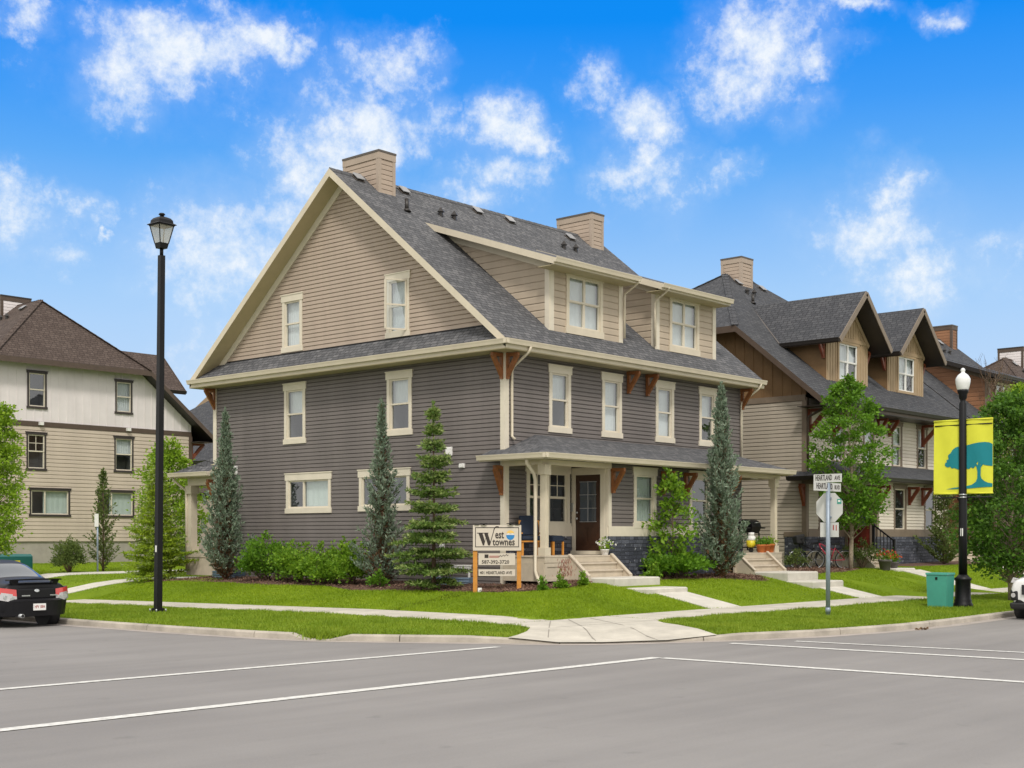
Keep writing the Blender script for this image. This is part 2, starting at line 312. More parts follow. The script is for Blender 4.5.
# ---------------------------------------------------------------- mesh helpers
class MB:
    def __init__(s): s.v = []; s.f = []; s.m = []; s.sm = []
    def face(s, pts, m, smooth=False):
        i = len(s.v); s.v += [tuple(p) for p in pts]; s.f.append(tuple(range(i, i+len(pts)))); s.m.append(m); s.sm.append(smooth)
    def box(s, a, b, m, M=None):
        x0, y0, z0 = (min(a[i], b[i]) for i in range(3)); x1, y1, z1 = (max(a[i], b[i]) for i in range(3))
        P = [(x0,y0,z0),(x1,y0,z0),(x1,y1,z0),(x0,y1,z0),(x0,y0,z1),(x1,y0,z1),(x1,y1,z1),(x0,y1,z1)]
        if M is not None: P = [M @ Vector(p) for p in P]
        s.hexa(P, m)
    def hexa(s, P, m):
        i = len(s.v); s.v += [tuple(p) for p in P]
        for q in ((0,3,2,1),(4,5,6,7),(0,1,5,4),(1,2,6,5),(2,3,7,6),(3,0,4,7)):
            s.f.append(tuple(i+k for k in q)); s.m.append(m); s.sm.append(False)
    def beam(s, p, q, wdt, hgt, m, up=(0,0,1)):
        p = Vector(p); q = Vector(q); d = (q-p).normalized(); u = Vector(up)
        sx = d.cross(u)
        if sx.length < 1e-4: sx = d.cross(Vector((0,1,0)))
        sx.normalize(); sy = sx.cross(d).normalized()
        P = []
        for c in (p, q):
            for (i, j) in ((-1,-1),(1,-1),(1,1),(-1,1)): P.append(c + sx*(i*wdt/2) + sy*(j*hgt/2))
        s.hexa(P, m)
    def tube(s, path, r, m, n=8, cap=True, closed=False):
        path = [Vector(p) for p in path]; rs = r if isinstance(r, (list, tuple)) else [r]*len(path)
        N = len(path); i0 = len(s.v)
        prev = None
        for k in range(N):
            if closed: d = path[(k+1) % N] - path[k-1]
            else: d = path[min(k+1, N-1)] - path[max(k-1, 0)]
            d.normalize()
            if prev is None:
                a = d.cross(Vector((0,0,1)))
                if a.length < 1e-3: a = d.cross(Vector((1,0,0)))
            else: a = prev - d*prev.dot(d)
            a.normalize(); prev = a; b = d.cross(a)
            for j in range(n):
                th = 2*math.pi*(j+.5)/n
                s.v.append(tuple(path[k] + a*(rs[k]*math.cos(th)) + b*(rs[k]*math.sin(th))))
        for k in range(N if closed else N-1):
            k2 = (k+1) % N
            for j in range(n):
                s.f.append((i0+k*n+j, i0+k*n+(j+1)%n, i0+k2*n+(j+1)%n, i0+k2*n+j)); s.m.append(m); s.sm.append(True)
        if cap and not closed:
            s.f.append(tuple(i0+j for j in reversed(range(n)))); s.m.append(m); s.sm.append(False)
            s.f.append(tuple(i0+(N-1)*n+j for j in range(n))); s.m.append(m); s.sm.append(False)
    def lathe(s, prof, c, m, n=20, smooth=True):
        i0 = len(s.v); c = Vector(c)
        for (r, z) in prof:
            for j in range(n):
                th = 2*math.pi*j/n; s.v.append((c.x+r*math.cos(th), c.y+r*math.sin(th), c.z+z))
        for k in range(len(prof)-1):
            for j in range(n):
                s.f.append((i0+k*n+j, i0+k*n+(j+1)%n, i0+(k+1)*n+(j+1)%n, i0+(k+1)*n+j)); s.m.append(m); s.sm.append(smooth)
        s.f.append(tuple(i0+j for j in reversed(range(n)))); s.m.append(m); s.sm.append(False)
        k = len(prof)-1; s.f.append(tuple(i0+k*n+j for j in range(n))); s.m.append(m); s.sm.append(False)
    def slab(s, top, dz, mt, ms, mb):
        top = [Vector(p) for p in top]; bot = [p - Vector((0,0,dz)) for p in top]
        s.face(top, mt); s.face(list(reversed(bot)), mb)
        for k in range(len(top)):
            a, b = k, (k+1) % len(top)
            s.face([top[a], bot[a], bot[b], top[b]], ms)
    def build(s, name, parent=None, loc=None):
        me = bpy.data.meshes.new(name); me.from_pydata(s.v, [], s.f)
        keys = sorted(set(s.m))
        for k in keys: me.materials.append(MAT[k])
        idx = {k: i for i, k in enumerate(keys)}
        me.polygons.foreach_set('material_index', [idx[k] for k in s.m])
        me.polygons.foreach_set('use_smooth', s.sm)
        uvl = me.uv_layers.new(name='UVMap'); V = s.v
        buf = []
        for f in s.f:
            p0 = Vector(V[f[0]]); nrm = (Vector(V[f[1]])-p0).cross(Vector(V[f[2]])-p0)
            if nrm.length > 0: nrm.normalize()
            if abs(nrm.z) > .97: ua, va = Vector((1,0,0)), Vector((0,1,0))
            else:
                ua = Vector((0,0,1)).cross(nrm).normalized(); va = nrm.cross(ua)
                if va.z < 0: va = -va
            for k in f:
                p = Vector(V[k]); buf += [p.dot(ua), p.dot(va)]
        uvl.data.foreach_set('uv', buf)
        me.update()
        o = bpy.data.objects.new(name, me); COL.objects.link(o)
        if loc is not None: o.location = loc
        if parent is not None: o.parent = parent
        return o
def npmesh(name, verts, nper, material, parent=None, loc=(0,0,0)):
    """many equal polygons, nper corners each"""
    verts = np.asarray(verts, dtype=np.float32).reshape(-1, 3); nf = len(verts)//nper
    me = bpy.data.meshes.new(name)
    me.vertices.add(len(verts)); me.vertices.foreach_set('co', verts.ravel())
    me.loops.add(nf*nper); me.loops.foreach_set('vertex_index', np.arange(nf*nper, dtype=np.int32))
    me.polygons.add(nf); me.polygons.foreach_set('loop_start', np.arange(0, nf*nper, nper, dtype=np.int32))
    me.materials.append(MAT[material]); me.update(calc_edges=True)
    o = bpy.data.objects.new(name, me); COL.objects.link(o); o.location = loc
    if parent is not None: o.parent = parent
    return o
def tag(o, label=None, cat=None, group=None, kind=None):
    if label: o['label'] = label
    if cat: o['category'] = cat
    if group: o['group'] = group
    if kind: o['kind'] = kind
    return o
def thing(name, label, cat, loc=(0,0,0), rz=0.0, group=None):
    o = bpy.data.objects.new(name, None); COL.objects.link(o); o.empty_display_size = .3
    o.location = loc; o.rotation_euler = (0, 0, rz); return tag(o, label, cat, group)
def text_mb(mb, txt, width, height, M, m, depth=.004, shear=0.0):
    """raised lettering scaled to width x height, its lower left corner at M's origin"""
    cu = bpy.data.curves.new('lettering', 'FONT'); cu.body = txt; cu.size = 1.0; cu.extrude = 0; cu.offset = .022; cu.shear = shear; cu.resolution_u = 2
    o = bpy.data.objects.new('lettering', cu); COL.objects.link(o)
    dg = bpy.context.evaluated_depsgraph_get(); me = bpy.data.meshes.new_from_object(o.evaluated_get(dg))
    vs = [v.co.copy() for v in me.vertices]
    x0 = min(v.x for v in vs); x1 = max(v.x for v in vs); y0 = min(v.y for v in vs); y1 = max(v.y for v in vs)
    for p in me.polygons:
        mb.face([M @ Vector(((vs[i].x-x0)/(x1-x0)*width, (vs[i].y-y0)/(y1-y0)*height, depth)) for i in p.vertices], m)
    bpy.data.objects.remove(o); bpy.data.meshes.remove(me); bpy.data.curves.remove(cu)

# ---------------------------------------------------------------- terrain
KERB = [(-10.6,80,.13),(-10.6,20,.13),(-10.58,8,.13),(-10.55,3.67,.13),(-10.4,.08,.13),(-10.15,-2.4,.13),(-9.98,-3.3,.13),(-9.88,-3.65,.03),(-9.72,-4.15,.03),(-9.5,-4.55,.13),(-8.97,-5.4,.13),(-8.25,-6.5,.13),
        (-7.85,-7.2,.10),(-7.35,-8.05,.02),(-6.7,-8.65,.02),(-5.57,-9.3,.03),(-4.9,-9.65,.08),(-4.14,-10.05,.13),(-2.4,-10.65,.13),(-.77,-10.95,.13),(.8,-11.15,.13),(3,-11.15,.13),(7.2,-10.98,.13),(14,-10.95,.13),(30,-10.95,.13),(90,-10.95,.13)]
KX = np.array([[k[0], k[1]] for k in KERB]); KZ = np.array([k[2] for k in KERB])
def smooth(a): a = np.clip(a, 0, 1); return a*a*(3-2*a)
def kerb_near(x, y):
    p = np.stack([np.atleast_1d(x), np.atleast_1d(y)], -1).astype(float)
    best = np.full(len(p), 1e9); kz = np.zeros(len(p))
    for i in range(len(KX)-1):
        a, b = KX[i], KX[i+1]; ab = b-a
        tt = np.clip(((p-a) @ ab)/(ab @ ab), 0, 1); q = a + tt[:, None]*ab
        d = np.hypot(*(p-q).T); k = d < best
        best[k] = d[k]; kz[k] = (KZ[i]+(KZ[i+1]-KZ[i])*tt)[k]
    return best, kz
def hgt(x, y):
    x = np.atleast_1d(np.asarray(x, float)); y = np.atleast_1d(np.asarray(y, float))
    dL = x+10.4; dR = y+10.9
    far = smooth((y-12)/4)
    PL = np.interp(dL, [0, 4.2, 5.7, 8.4, 10.4, 13, 30], [.14, .22, .25, .60, .72, 1.1, 4.0])
    PLb = np.interp(dL, [0, 4.2, 5.7, 9.5, 40], [.14, .20, .23, .50, .60]) + .022*np.clip(y-14, 0, 16)*smooth((dL-5.7)/4)
    PL = PL - .012*np.clip(y, 0, 14)*(1-smooth((dL-6)/2.5)) * np.clip(dL/4, 0, 1)
    PLb = PLb - .012*14*(1-smooth((dL-6)/2.5)) * np.clip(dL/4, 0, 1)
    PL = PL*(1-far) + PLb*far
    PR = np.interp(dR, [0, 3.8, 5.3, 8.2, 9.5], [.14, .20, .22, .80, .86]) + .012*np.clip(x-10, 0, 20)*smooth((dR-5.3)/2.5) + np.clip(y-13, 0, 100)*.02
    k = .08; hh = np.clip(.5+.5*(PR-PL)/k, 0, 1)
    h = PR*(1-hh) + PL*hh - k*hh*(1-hh)
    d, kz = kerb_near(x, y)
    return kz + (h-kz)*smooth((d-.12)/1.6)
def gz(x, y): return float(hgt(x, y)[0])

def build_setting():
    mb = MB(); mb.box((-900, -900, -1.0), (1500, 1500, -.25), 'far_ground'); tag(mb.build('ground'), kind='structure')
    mb = MB()       # crossing of the two streets
    mb.face([(-25,-200,0),(-3,-200,0),(-3,-25,0),(300,-25,0),(300,-9.0,0),(-5.0,-8.0,0),(-9.0,-3.0,0),(-9.5,300,0),(-25,300,0),(-25,-9,0),(-200,-9,0),(-200,-25,0),(-25,-25,0)], 'asphalt')
    tag(mb.build('road'), kind='structure')
    # verge on the far sides so the streets have edges
    mb = MB()
    for (a, b) in (((-200,-9),(-25,300)),((-200,-200),(-25,-25)),((-3,-200),(300,-25))):
        mb.box((a[0], a[1], -.3), (b[0], b[1], .12), 'far_ground')
    tag(mb.build('verge'), kind='structure')
    # kerb with rounded top edge, cast in sections, and its gutter pan
    mb = MB(); gp = MB()
    n = len(KERB); nrm = []
    for i in range(n):
        a = KX[max(i-1, 0)]; b = KX[min(i+1, n-1)]; d = (b-a)/np.hypot(*(b-a)); nrm.append(np.array([-d[1], d[0]]))
    nrm = [q if True else q for q in nrm]
    def ring(p, q, z):   # q points inward to the lawn
        pr = [(0.0, -.05), (.012, max(z-.03, .0)), (.035, z), (.16, z+.003), (.16, -.05)]
        return [Vector((p[0]+q[0]*o, p[1]+q[1]*o, zz)) for o, zz in pr]
    L = []   # resample
    for i in range(n-1):
        seg = KX[i+1]-KX[i]; ln = np.hypot(*seg); k = max(1, min(int(ln/.75), 60))
        for j in range(k):
            f = j/k; L.append((KX[i]+seg*f, nrm[i]*(1-f)+nrm[i+1]*f, KZ[i]+(KZ[i+1]-KZ[i])*f))
    L.append((KX[-1], nrm[-1], KZ[-1]))
    acc = 0
    for i in range(len(L)-1):
        (p, q, z), (p2, q2, z2) = L[i], L[i+1]
        A, B = ring(p, q, z), ring(p2, q2, z2)
        e = (Vector((*(p2-p), 0))); le = e.length; e.normalize()
        acc += le
        if acc > 2.9: acc = 0; B = [b-e*.02 for b in B]
        for k in range(4): mb.face([A[k], A[k+1], B[k+1], B[k]], 'kerb_concrete')
        mb.face(A, 'kerb_concrete'); mb.face(B, 'kerb_concrete')
        o = [(-.30, .004), (0.01, .012)]
        gp.face([(p[0]+q[0]*o[0][0], p[1]+q[1]*o[0][0], .004), (p[0]+q[0]*.01, p[1]+q[1]*.01, .006), (p2[0]+q2[0]*.01, p2[1]+q2[1]*.01, .006), (p2[0]+q2[0]*o[0][0], p2[1]+q2[1]*o[0][0], .004)], 'gutter_pan')
    tag(mb.build('kerb'), kind='structure'); tag(gp.build('gutter_pan'), kind='structure')
    # lawn sheet from the kerb back to the houses
    TT = [0, .012, .03, .055, .08] + [.08+.92*i/34 for i in range(1, 35)]
    rows = []
    fine = []
    for i in range(len(L)):
        p, q, z = L[i]; p = p + q*.13
        if p[1] > 13.4: A = np.array([17.0, p[1]])
        elif p[1] > -1: A = np.array([.4, p[1]])
        elif p[0] < 0: A = np.array([.4, .4])
        elif 11.95 < p[0] < 16.1 or p[0] > 28.1: A = np.array([p[0], 12.0])
        else: A = np.array([p[0], .4])
        rows.append([p + (A-p)*tt for tt in TT])
    V = np.array(rows).reshape(-1, 2); Z = hgt(V[:, 0], V[:, 1])
    mb = MB(); nt = len(TT)
    mb.v = [(V[i, 0], V[i, 1], Z[i]) for i in range(len(V))]
    for i in range(len(rows)-1):
        for j in range(nt-1):
            mb.f.append((i*nt+j, i*nt+j+1, (i+1)*nt+j+1, (i+1)*nt+j)); mb.m.append('lawn_base'); mb.sm.append(True)
    tag(mb.build('lawn'), kind='structure')
    # sidewalks: one strip along each street and a ramped corner pad
    mb = MB()
    def strip(P, Q, m, lift, n, joint=0):
        P = np.array(P, float); Q = np.array(Q, float)
        for i in range(n):
            f0, f1 = i/n, (i+1)/n
            pts = [P[0]+(P[1]-P[0])*f0, P[0]+(P[1]-P[0])*f1, Q[0]+(Q[1]-Q[0])*f1, Q[0]+(Q[1]-Q[0])*f0]
            if joint:
                e = (pts[1]-pts[0]); e = e/np.hypot(*e)*.012; pts[1] = pts[1]-e; pts[2] = pts[2]-e
            h = [gz(*p)+lift for p in pts]
            mb.face([(pts[k][0], pts[k][1], h[k]) for k in range(4)], m)
            for k in (0, 2):
                k2 = k+1; mb.face([(pts[k][0], pts[k][1], h[k]), (pts[k2][0], pts[k2][1], h[k2]), (pts[k2][0], pts[k2][1], h[k2]-.1), (pts[k][0], pts[k][1], h[k]-.1)], m)
    strip([(-6.2,-5.6),(-6.2,60)], [(-4.7,-5.6),(-4.7,60)], 'concrete', .02, 43, 1)
    strip([(-2.8,-7.1),(70,-7.1)], [(-2.8,-5.6),(70,-5.6)], 'concrete', .02, 48, 1)
    pad = PAD
    cx, cy = -5.3, -7.3
    for i in range(len(pad)):
        a, b = np.array(pad[i]), np.array(pad[(i+1) % len(pad)]); c = np.array([cx, cy])
        for (f0, f1) in ((0, .35), (.35, .7), (.7, 1)):
            q = [c+(a-c)*f0, c+(a-c)*f1, c+(b-c)*f1, c+(b-c)*f0]
            if f0 == 0: q = q[:3]
            mb.face([(p[0], p[1], gz(*p)+.018) for p in q], 'concrete')
    for (p, q) in (((-4.9,-5.75),(-7.35,-7.75)),((-4.3,-5.75),(-6.75,-8.45)),((-3.6,-5.8),(-5.75,-9.15)),((-6.1,-6.9),(-3.05,-7.25))):
        p = np.array(p); q = np.array(q); e = (q-p)/np.hypot(*(q-p)); nn_ = np.array([-e[1], e[0]])*.010
        for i in range(6):
            u, v = p+(q-p)*i/6, p+(q-p)*(i+1)/6
            mb.face([(*(u-nn_), gz(*u)+.0225), (*(v-nn_), gz(*v)+.0225), (*(v+nn_), gz(*v)+.0225), (*(u+nn_), gz(*u)+.0225)], 'joint_dirt')
    tag(mb.build('sidewalk'), kind='structure')
    # narrow private walks
    mb = MB()
    strip([(1.5,-3.9),(1.5,-5.6)], [(2.9,-3.9),(2.9,-5.6)], 'concrete_step', .02, 6)
    strip([(9.4,-4.25),(9.4,-5.6)], [(10.8,-4.25),(10.8,-5.6)], 'concrete_step', .02, 5)
    strip([(19.0,-3.0),(19.0,-5.6)], [(17.6,-3.0),(17.6,-5.6)], 'concrete_step', .02, 5)
    strip([(25.0,-3.0),(25.0,-5.6)], [(26.4,-3.0),(26.4,-5.6)], 'concrete_step', .02, 5)
    strip([(-4.7,15.9),(2.0,15.9)], [(-4.7,17.0),(2.0,17.0)], 'concrete_step', .02, 8)
    strip([(-4.7,20.6),(12.0,20.6)], [(-4.7,22.0),(12.0,22.0)], 'concrete_step', .02, 14)
    tag(mb.build('walkway'), kind='structure')
    # painted crosswalk lines
    mb = MB()
    def line(a, b, wd):
        a = np.array(a); b = np.array(b); d = (b-a)/np.hypot(*(b-a)); q = np.array([-d[1], d[0]])*wd/2
        mb.face([(*(a-q), .008), (*(b-q), .008), (*(b+q), .008), (*(a+q), .008)], 'road_paint')
    line((-24.5,-7.17), (-8.62,-7.63), .17); line((-24.5,-10.87), (-8.45,-11.07), .21)
    line((-8.46,-11.20), (-7.81,-24.5), .19); line((-5.06,-10.35), (-4.35,-24.5), .19); line((-3.78,-11.0), (-2.55,-24.5), .15)
    tag(mb.build('road_marking'), kind='structure')
    # mulch beds
    mb = MB()
    def bed(poly, cxy, lift=.03):
        for i in range(len(poly)):
            a, b = np.array(poly[i]), np.array(poly[(i+1) % len(poly)]); c = np.array(cxy)
            for (f0, f1) in ((0, .5), (.5, .97)):
                q = [c+(a-c)*f0, c+(a-c)*f1, c+(b-c)*f1, c+(b-c)*f0]
                if f0 == 0: q = q[:3]
                mb.face([(p[0], p[1], gz(*p)+lift) for p in q], 'mulch')
            q = [c+(a-c)*.97, a, b, c+(b-c)*.97]
            mb.face([(q[0][0],q[0][1],gz(*q[0])+lift),(q[1][0],q[1][1],gz(*q[1])-.02),(q[2][0],q[2][1],gz(*q[2])-.02),(q[3][0],q[3][1],gz(*q[3])+lift)], 'mulch')
    for poly, c in BEDS: bed(poly, c)
    tag(mb.build('mulch_bed'), kind='structure')
PAD = [(-6.2,-5.6),(-4.7,-5.6),(-2.8,-5.6),(-2.8,-7.1),(-3.15,-7.3),(-3.45,-7.65),(-3.7,-8.2),(-4.0,-8.9),(-4.62,-9.76),(-5.62,-9.29),(-6.75,-8.63),(-7.38,-8.03),(-7.86,-7.2),(-7.35,-6.98),(-6.9,-6.82),(-6.55,-6.6),(-6.35,-6.3),(-6.25,-6.0)]
BEDS = [([(-1.9,-.5),(-2.05,2.2),(-2.3,3.6),(-1.7,5.5),(-2.0,8),(-1.7,10.2),(-1.8,12.2),(-1.9,14.4),(-.4,15.0),(.3,13),(.3,8),(.3,3),(.3,-.3)], (-.9,6.0)),
        ([(-1.9,-.5),(-1.75,-1.5),(-1.1,-2.2),(.1,-2.35),(.9,-2.3),(.9,-.9),(.3,-.3)], (-.4,-1.1)),
        ([(3.1,-1.2),(3.2,-2.1),(5.0,-2.3),(6.6,-2.7),(8.2,-3.2),(8.9,-2.5),(9.0,-1.3),(6,-1.1)], (6.2,-1.7)),
        ([(11.3,-1.5),(11.4,-2.6),(14,-2.6),(16,-2.2),(16.4,-.2),(12,-.2)], (14,-1.3)),
        ([(19.4,-1.2),(19.6,-2.4),(23,-2.6),(26,-2.8),(27.5,-2.2),(27.5,-1.2)], (23.5,-1.7))]
build_setting()

# ---------------------------------------------------------------- houses (local frame: gable end on x = 0, front on y = 0)
def FX(x0, s=-1): return lambda a, z, o: (x0+s*o, a, z)        # wall in a plane of constant x, a = y
def FY(y0, s=-1): return lambda a, z, o: (a, y0+s*o, z)        # wall in a plane of constant y, a = x
SRND = random.Random(11)
def siding(mb, P, z0, z1, rng, c, m, holes=(), t=.034):
    n = max(1, round((z1-z0)/c)); c = (z1-z0)/n
    for i in range(n):
        za, zb = z0+i*c, z0+(i+1)*c; zm = za + c*.72
        r0, r1 = rng(za), rng(zb)
        if r0[1]-r0[0] < .02 and r1[1]-r1[0] < .02: continue
        rm = [r0[k]+(r1[k]-r0[k])*.72 for k in (0, 1)]
        if r1[1] < r1[0]: r1 = [(r1[0]+r1[1])/2]*2
        cuts = sorted((h[0], h[1]) for h in holes if h[2] < (za+zb)/2 < h[3])
        segs = []; cur = None
        lo = 'L'
        edges = [('L', None)] + [e for h in cuts for e in (('c', h[0]), ('c', h[1]))] + [('R', None)]
        for k in range(0, len(edges), 2):
            e0, e1 = edges[k], edges[k+1]
            def val(e, r): return r[0] if e[0] == 'L' else r[1] if e[0] == 'R' else e[1]
            A0, A1 = val(e0, r0), val(e1, r0); M0, M1 = val(e0, rm), val(e1, rm); B0, B1 = val(e0, r1), val(e1, r1)
            if A1-A0 < .005: continue
            M1 = max(M1, M0); B1 = max(B1, B0)
            if A1-A0 > 1.2 and B1-B0 > 1.0 and SRND.random() < .28:
                xj = max(A0, B0)+.3+(min(A1, B1)-max(A0, B0)-.6)*SRND.random()
                mb.face([P(xj-.006, za, t+.0015), P(xj+.006, za, t+.0015), P(xj+.006, zm, t*.72+.0015), P(xj-.006, zm, t*.72+.0015)], m)
                mb.face([P(xj-.006, za+.004, t+.0015), P(xj-.006, zm, t*.72+.0015), P(xj-.006, zm, t*.72), P(xj-.006, za, t)], m)
            mb.face([P(A0, za, t), P(A1, za, t), P(M1, zm, t*.72), P(M0, zm, t*.72)], m)
            mb.face([P(M0, zm, t*.72), P(M1, zm, t*.72), P(B1, zb, 0), P(B0, zb, 0)], m)
            mb.face([P(A0, za, 0), P(A1, za, 0), P(A1, za, t), P(A0, za, t)], m)
def battens(mb, P, z0, ztop, a0, a1, m, holes=(), step=.40, t=.02):
    """flat boards with battens; ztop(a) is the upper limit"""
    N = 24; xs = sorted(set([a0+(a1-a0)*i/N for i in range(N+1)] + [h[k] for h in holes for k in (0, 1)]))
    for i in range(len(xs)-1):
        p, q = xs[i], xs[i+1]; mid = (p+q)/2
        spans = [(z0, None)]
        for h in holes:
            if h[0]-1e-6 < mid < h[1]+1e-6: spans = [(z0, h[2]), (h[3], None)]
        for (s0, s1) in spans:
            t0 = ztop(p) if s1 is None else s1; t1 = ztop(q) if s1 is None else s1
            if max(t0, t1) <= s0: continue
            mb.face([P(p, s0, 0), P(q, s0, 0), P(q, max(t1, s0), 0), P(p, max(t0, s0), 0)], m)
    a = a0 + step/2
    while a < a1:
        spans = [(z0, ztop(a))]
        for h in holes:
            if h[0]-.03 < a < h[1]+.03: spans = [(z0, h[2]), (h[3], ztop(a))]
        for (s0, s1) in spans:
            if s1-s0 > .05: mb.hexa([P(a-.025, s0, -.01), P(a+.025, s0, -.01), P(a+.025, s0, t), P(a-.025, s0, t), P(a-.025, s1, -.01), P(a+.025, s1, -.01), P(a+.025, s1, t), P(a-.025, s1, t)], m)
        a += step
def pbox(mb, P, a0, a1, z0, z1, o0, o1, m):
    mb.hexa([P(a0,z0,o0), P(a1,z0,o0), P(a1,z0,o1), P(a0,z0,o1), P(a0,z1,o0), P(a1,z1,o0), P(a1,z1,o1), P(a0,z1,o1)], m)
def hole(wn): a0, a1, z0, z1 = wn[:4]; return (a0+.06, a1-.06, z0+.08, z1-.1)
def window(par, P, a0, a1, z0, z1, kind='hung', trim='cream_light', sash='cream_light', blind='curtain', low=False, head=.20, side=.12, sill=.16, flip=False):
    """trimmed window; a0..z1 is the outside of the side casings; blind names what hangs behind the glass"""
    mb = MB()
    pbox(mb, P, a0-.04, a1+.04, z1-head, z1, -.02, .060, trim)
    pbox(mb, P, a0-.06, a1+.06, z1, z1+.035, -.02, .075, trim)
    pbox(mb, P, a0-.04, a1+.04, z0, z0+sill, -.02, .062, trim)
    pbox(mb, P, a0, a0+side, z0+sill, z1-head, -.02, .048, trim); pbox(mb, P, a1-side, a1, z0+sill, z1-head, -.02, .048, trim)
    b0, b1, y0, y1 = a0+side, a1-side, z0+sill, z1-head
    # reveal + dark room behind
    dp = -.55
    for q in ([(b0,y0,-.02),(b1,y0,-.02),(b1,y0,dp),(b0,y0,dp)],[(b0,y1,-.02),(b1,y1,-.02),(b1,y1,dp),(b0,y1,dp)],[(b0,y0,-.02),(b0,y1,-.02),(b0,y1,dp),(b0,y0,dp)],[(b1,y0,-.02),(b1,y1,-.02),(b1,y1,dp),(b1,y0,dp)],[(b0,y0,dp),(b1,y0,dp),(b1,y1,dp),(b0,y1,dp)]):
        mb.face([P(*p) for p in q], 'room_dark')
    o = mb.build('window', par)
    s = MB(); fw = .048
    def frame(c0, c1, d0, d1, o0=-.03, o1=.018):
        pbox(s, P, c0, c1, d0, d0+fw, o0, o1, sash); pbox(s, P, c0, c1, d1-fw, d1, o0, o1, sash)
        pbox(s, P, c0, c0+fw, d0+fw, d1-fw, o0, o1, sash); pbox(s, P, c1-fw, c1, d0+fw, d1-fw, o0, o1, sash)
    panes = []; zm = (y0+y1)/2; am = (b0+b1)/2
    if kind in ('hung', 'grid'):
        frame(b0, b1, zm-.01, y1); frame(b0, b1, y0, zm+.035, -.055, .004); panes = [(b0,b1,zm,y1,-.012),(b0,b1,y0,zm,-.035)]
        if kind == 'grid':
            pbox(s, P, am-.012, am+.012, zm, y1, -.022, -.003, sash); pbox(s, P, b0, b1, (zm+y1)/2-.012, (zm+y1)/2+.012, -.021, -.002, sash)
    elif kind == 'slider':
        x = b0+(b1-b0)*(.63 if flip else .37)
        frame(b0, x+.02, y0, y1, -.055, .004); frame(x-.02, b1, y0, y1); panes = [(b0,x,y0,y1,-.035),(x,b1,y0,y1,-.012)]
    elif kind == 'four':
        for (c0, c1) in ((b0, am), (am, b1)):
            frame(c0, c1, zm, y1); frame(c0, c1, y0, zm+.03, -.055, .004); panes += [(c0,c1,zm,y1,-.012),(c0,c1,y0,zm,-.035)]
    elif kind == 'twogrid':
        for (c0, c1) in ((b0, am-.05), (am+.05, b1)):
            frame(c0, c1, zm, y1); frame(c0, c1, y0, zm+.03, -.055, .004); panes += [(c0,c1,zm,y1,-.012),(c0,c1,y0,zm,-.035)]
            cm = (c0+c1)/2; pbox(s, P, cm-.012, cm+.012, zm, y1, -.022, -.003, sash); pbox(s, P, c0, c1, (zm+y1)/2-.012, (zm+y1)/2+.012, -.021, -.002, sash)
        pbox(s, P, am-.05, am+.05, y0, y1, -.03, .03, sash)
    elif kind == 'one':
        frame(b0, b1, y0, y1); panes = [(b0,b1,y0,y1,-.012)]
    s.build('sash', o)
    g = MB()
    for (c0, c1, d0, d1, of) in panes: g.face([P(c0+.02,d0+.02,of), P(c1-.02,d0+.02,of), P(c1-.02,d1-.02,of), P(c0+.02,d1-.02,of)], 'window_glass')
    g.build('pane', o)
    if blind:
        bl = MB(); zb = zm if low else y0+.02
        N = 14
        for i in range(N):      # gathered folds
            p, q = b0+(b1-b0)*i/N, b0+(b1-b0)*(i+1)/N; f0 = -.12-.012*(i % 2); f1 = -.12-.012*((i+1) % 2)
            if kind == 'slider' and ((p-b0)/(b1-b0) > .61 if flip else (p-b0)/(b1-b0) < .36) and blind != 'all': continue
            if kind == 'four' and low and not (p >= am-.01): zb2 = y0+.02
            else: zb2 = zb
            bl.face([P(p,zb2,f0), P(q,zb2,f1), P(q,y1-.01,f1), P(p,y1-.01,f0)], 'blind' if blind in ('blind', 'all') else 'curtain')
        if bl.f: bl.build('curtain', o)
    return o
def bracket(par, base, out, arm, drop, m, wd=.11):
    """knee brace: base = top of the post on the wall, out = unit direction away from the wall"""
    b = Vector(base); o = Vector(out); mb = MB(); z = Vector((0,0,1))
    mb.beam(b+o*.06, b+o*.06-z*drop, wd, wd, m, up=o)
    mb.beam(b-z*.055, b+o*arm-z*.055, wd*.98, wd, m)
    mb.beam(b+o*.06-z*(drop*.86), b+o*(arm*.90)-z*.08, wd*.92, wd*1.35, m)
    return mb.build('bracket', par)
def downspout(par, pts, m, r=.045):
    mb = MB(); mb.tube(pts, r, m, n=6); return mb.build('downspout', par)
def chimney(par, x0, x1, y0, y1, zt, m, trim, cap, louvre=False):
    mb = MB(); z0 = 12.0
    for (P, a0, a1) in ((FX(x0), y0, y1), (FY(y0), x0, x1), (FX(x1, 1), y0, y1), (FY(y1, 1), x0, x1)):
        siding(mb, P, z0, zt-.2, lambda z: (a0, a1), .15, m, t=.02)
    for (P, a0, a1, e) in ((FX(x0), y0, y1, 0.0), (FY(y0), x0, x1, .004), (FX(x1, 1), y0, y1, 0.0), (FY(y1, 1), x0, x1, .004)):
        q = .03-e
        pbox(mb, P, a0-.034-e, a1+.034+e, zt-.2, zt-e, -.05, .034+e, trim)
        pbox(mb, P, a0-q, a0+.09, z0, zt-.2, -.05, q, trim); pbox(mb, P, a1-.09, a1+q, z0, zt-.2, -.05, q, trim)
    c = mb.build('chimney', par)
    k = MB(); k.box((x0-.05, y0-.05, zt), (x1+.05, y1+.05, zt+.06), cap); k.build('chimney_cap', c)
    return c
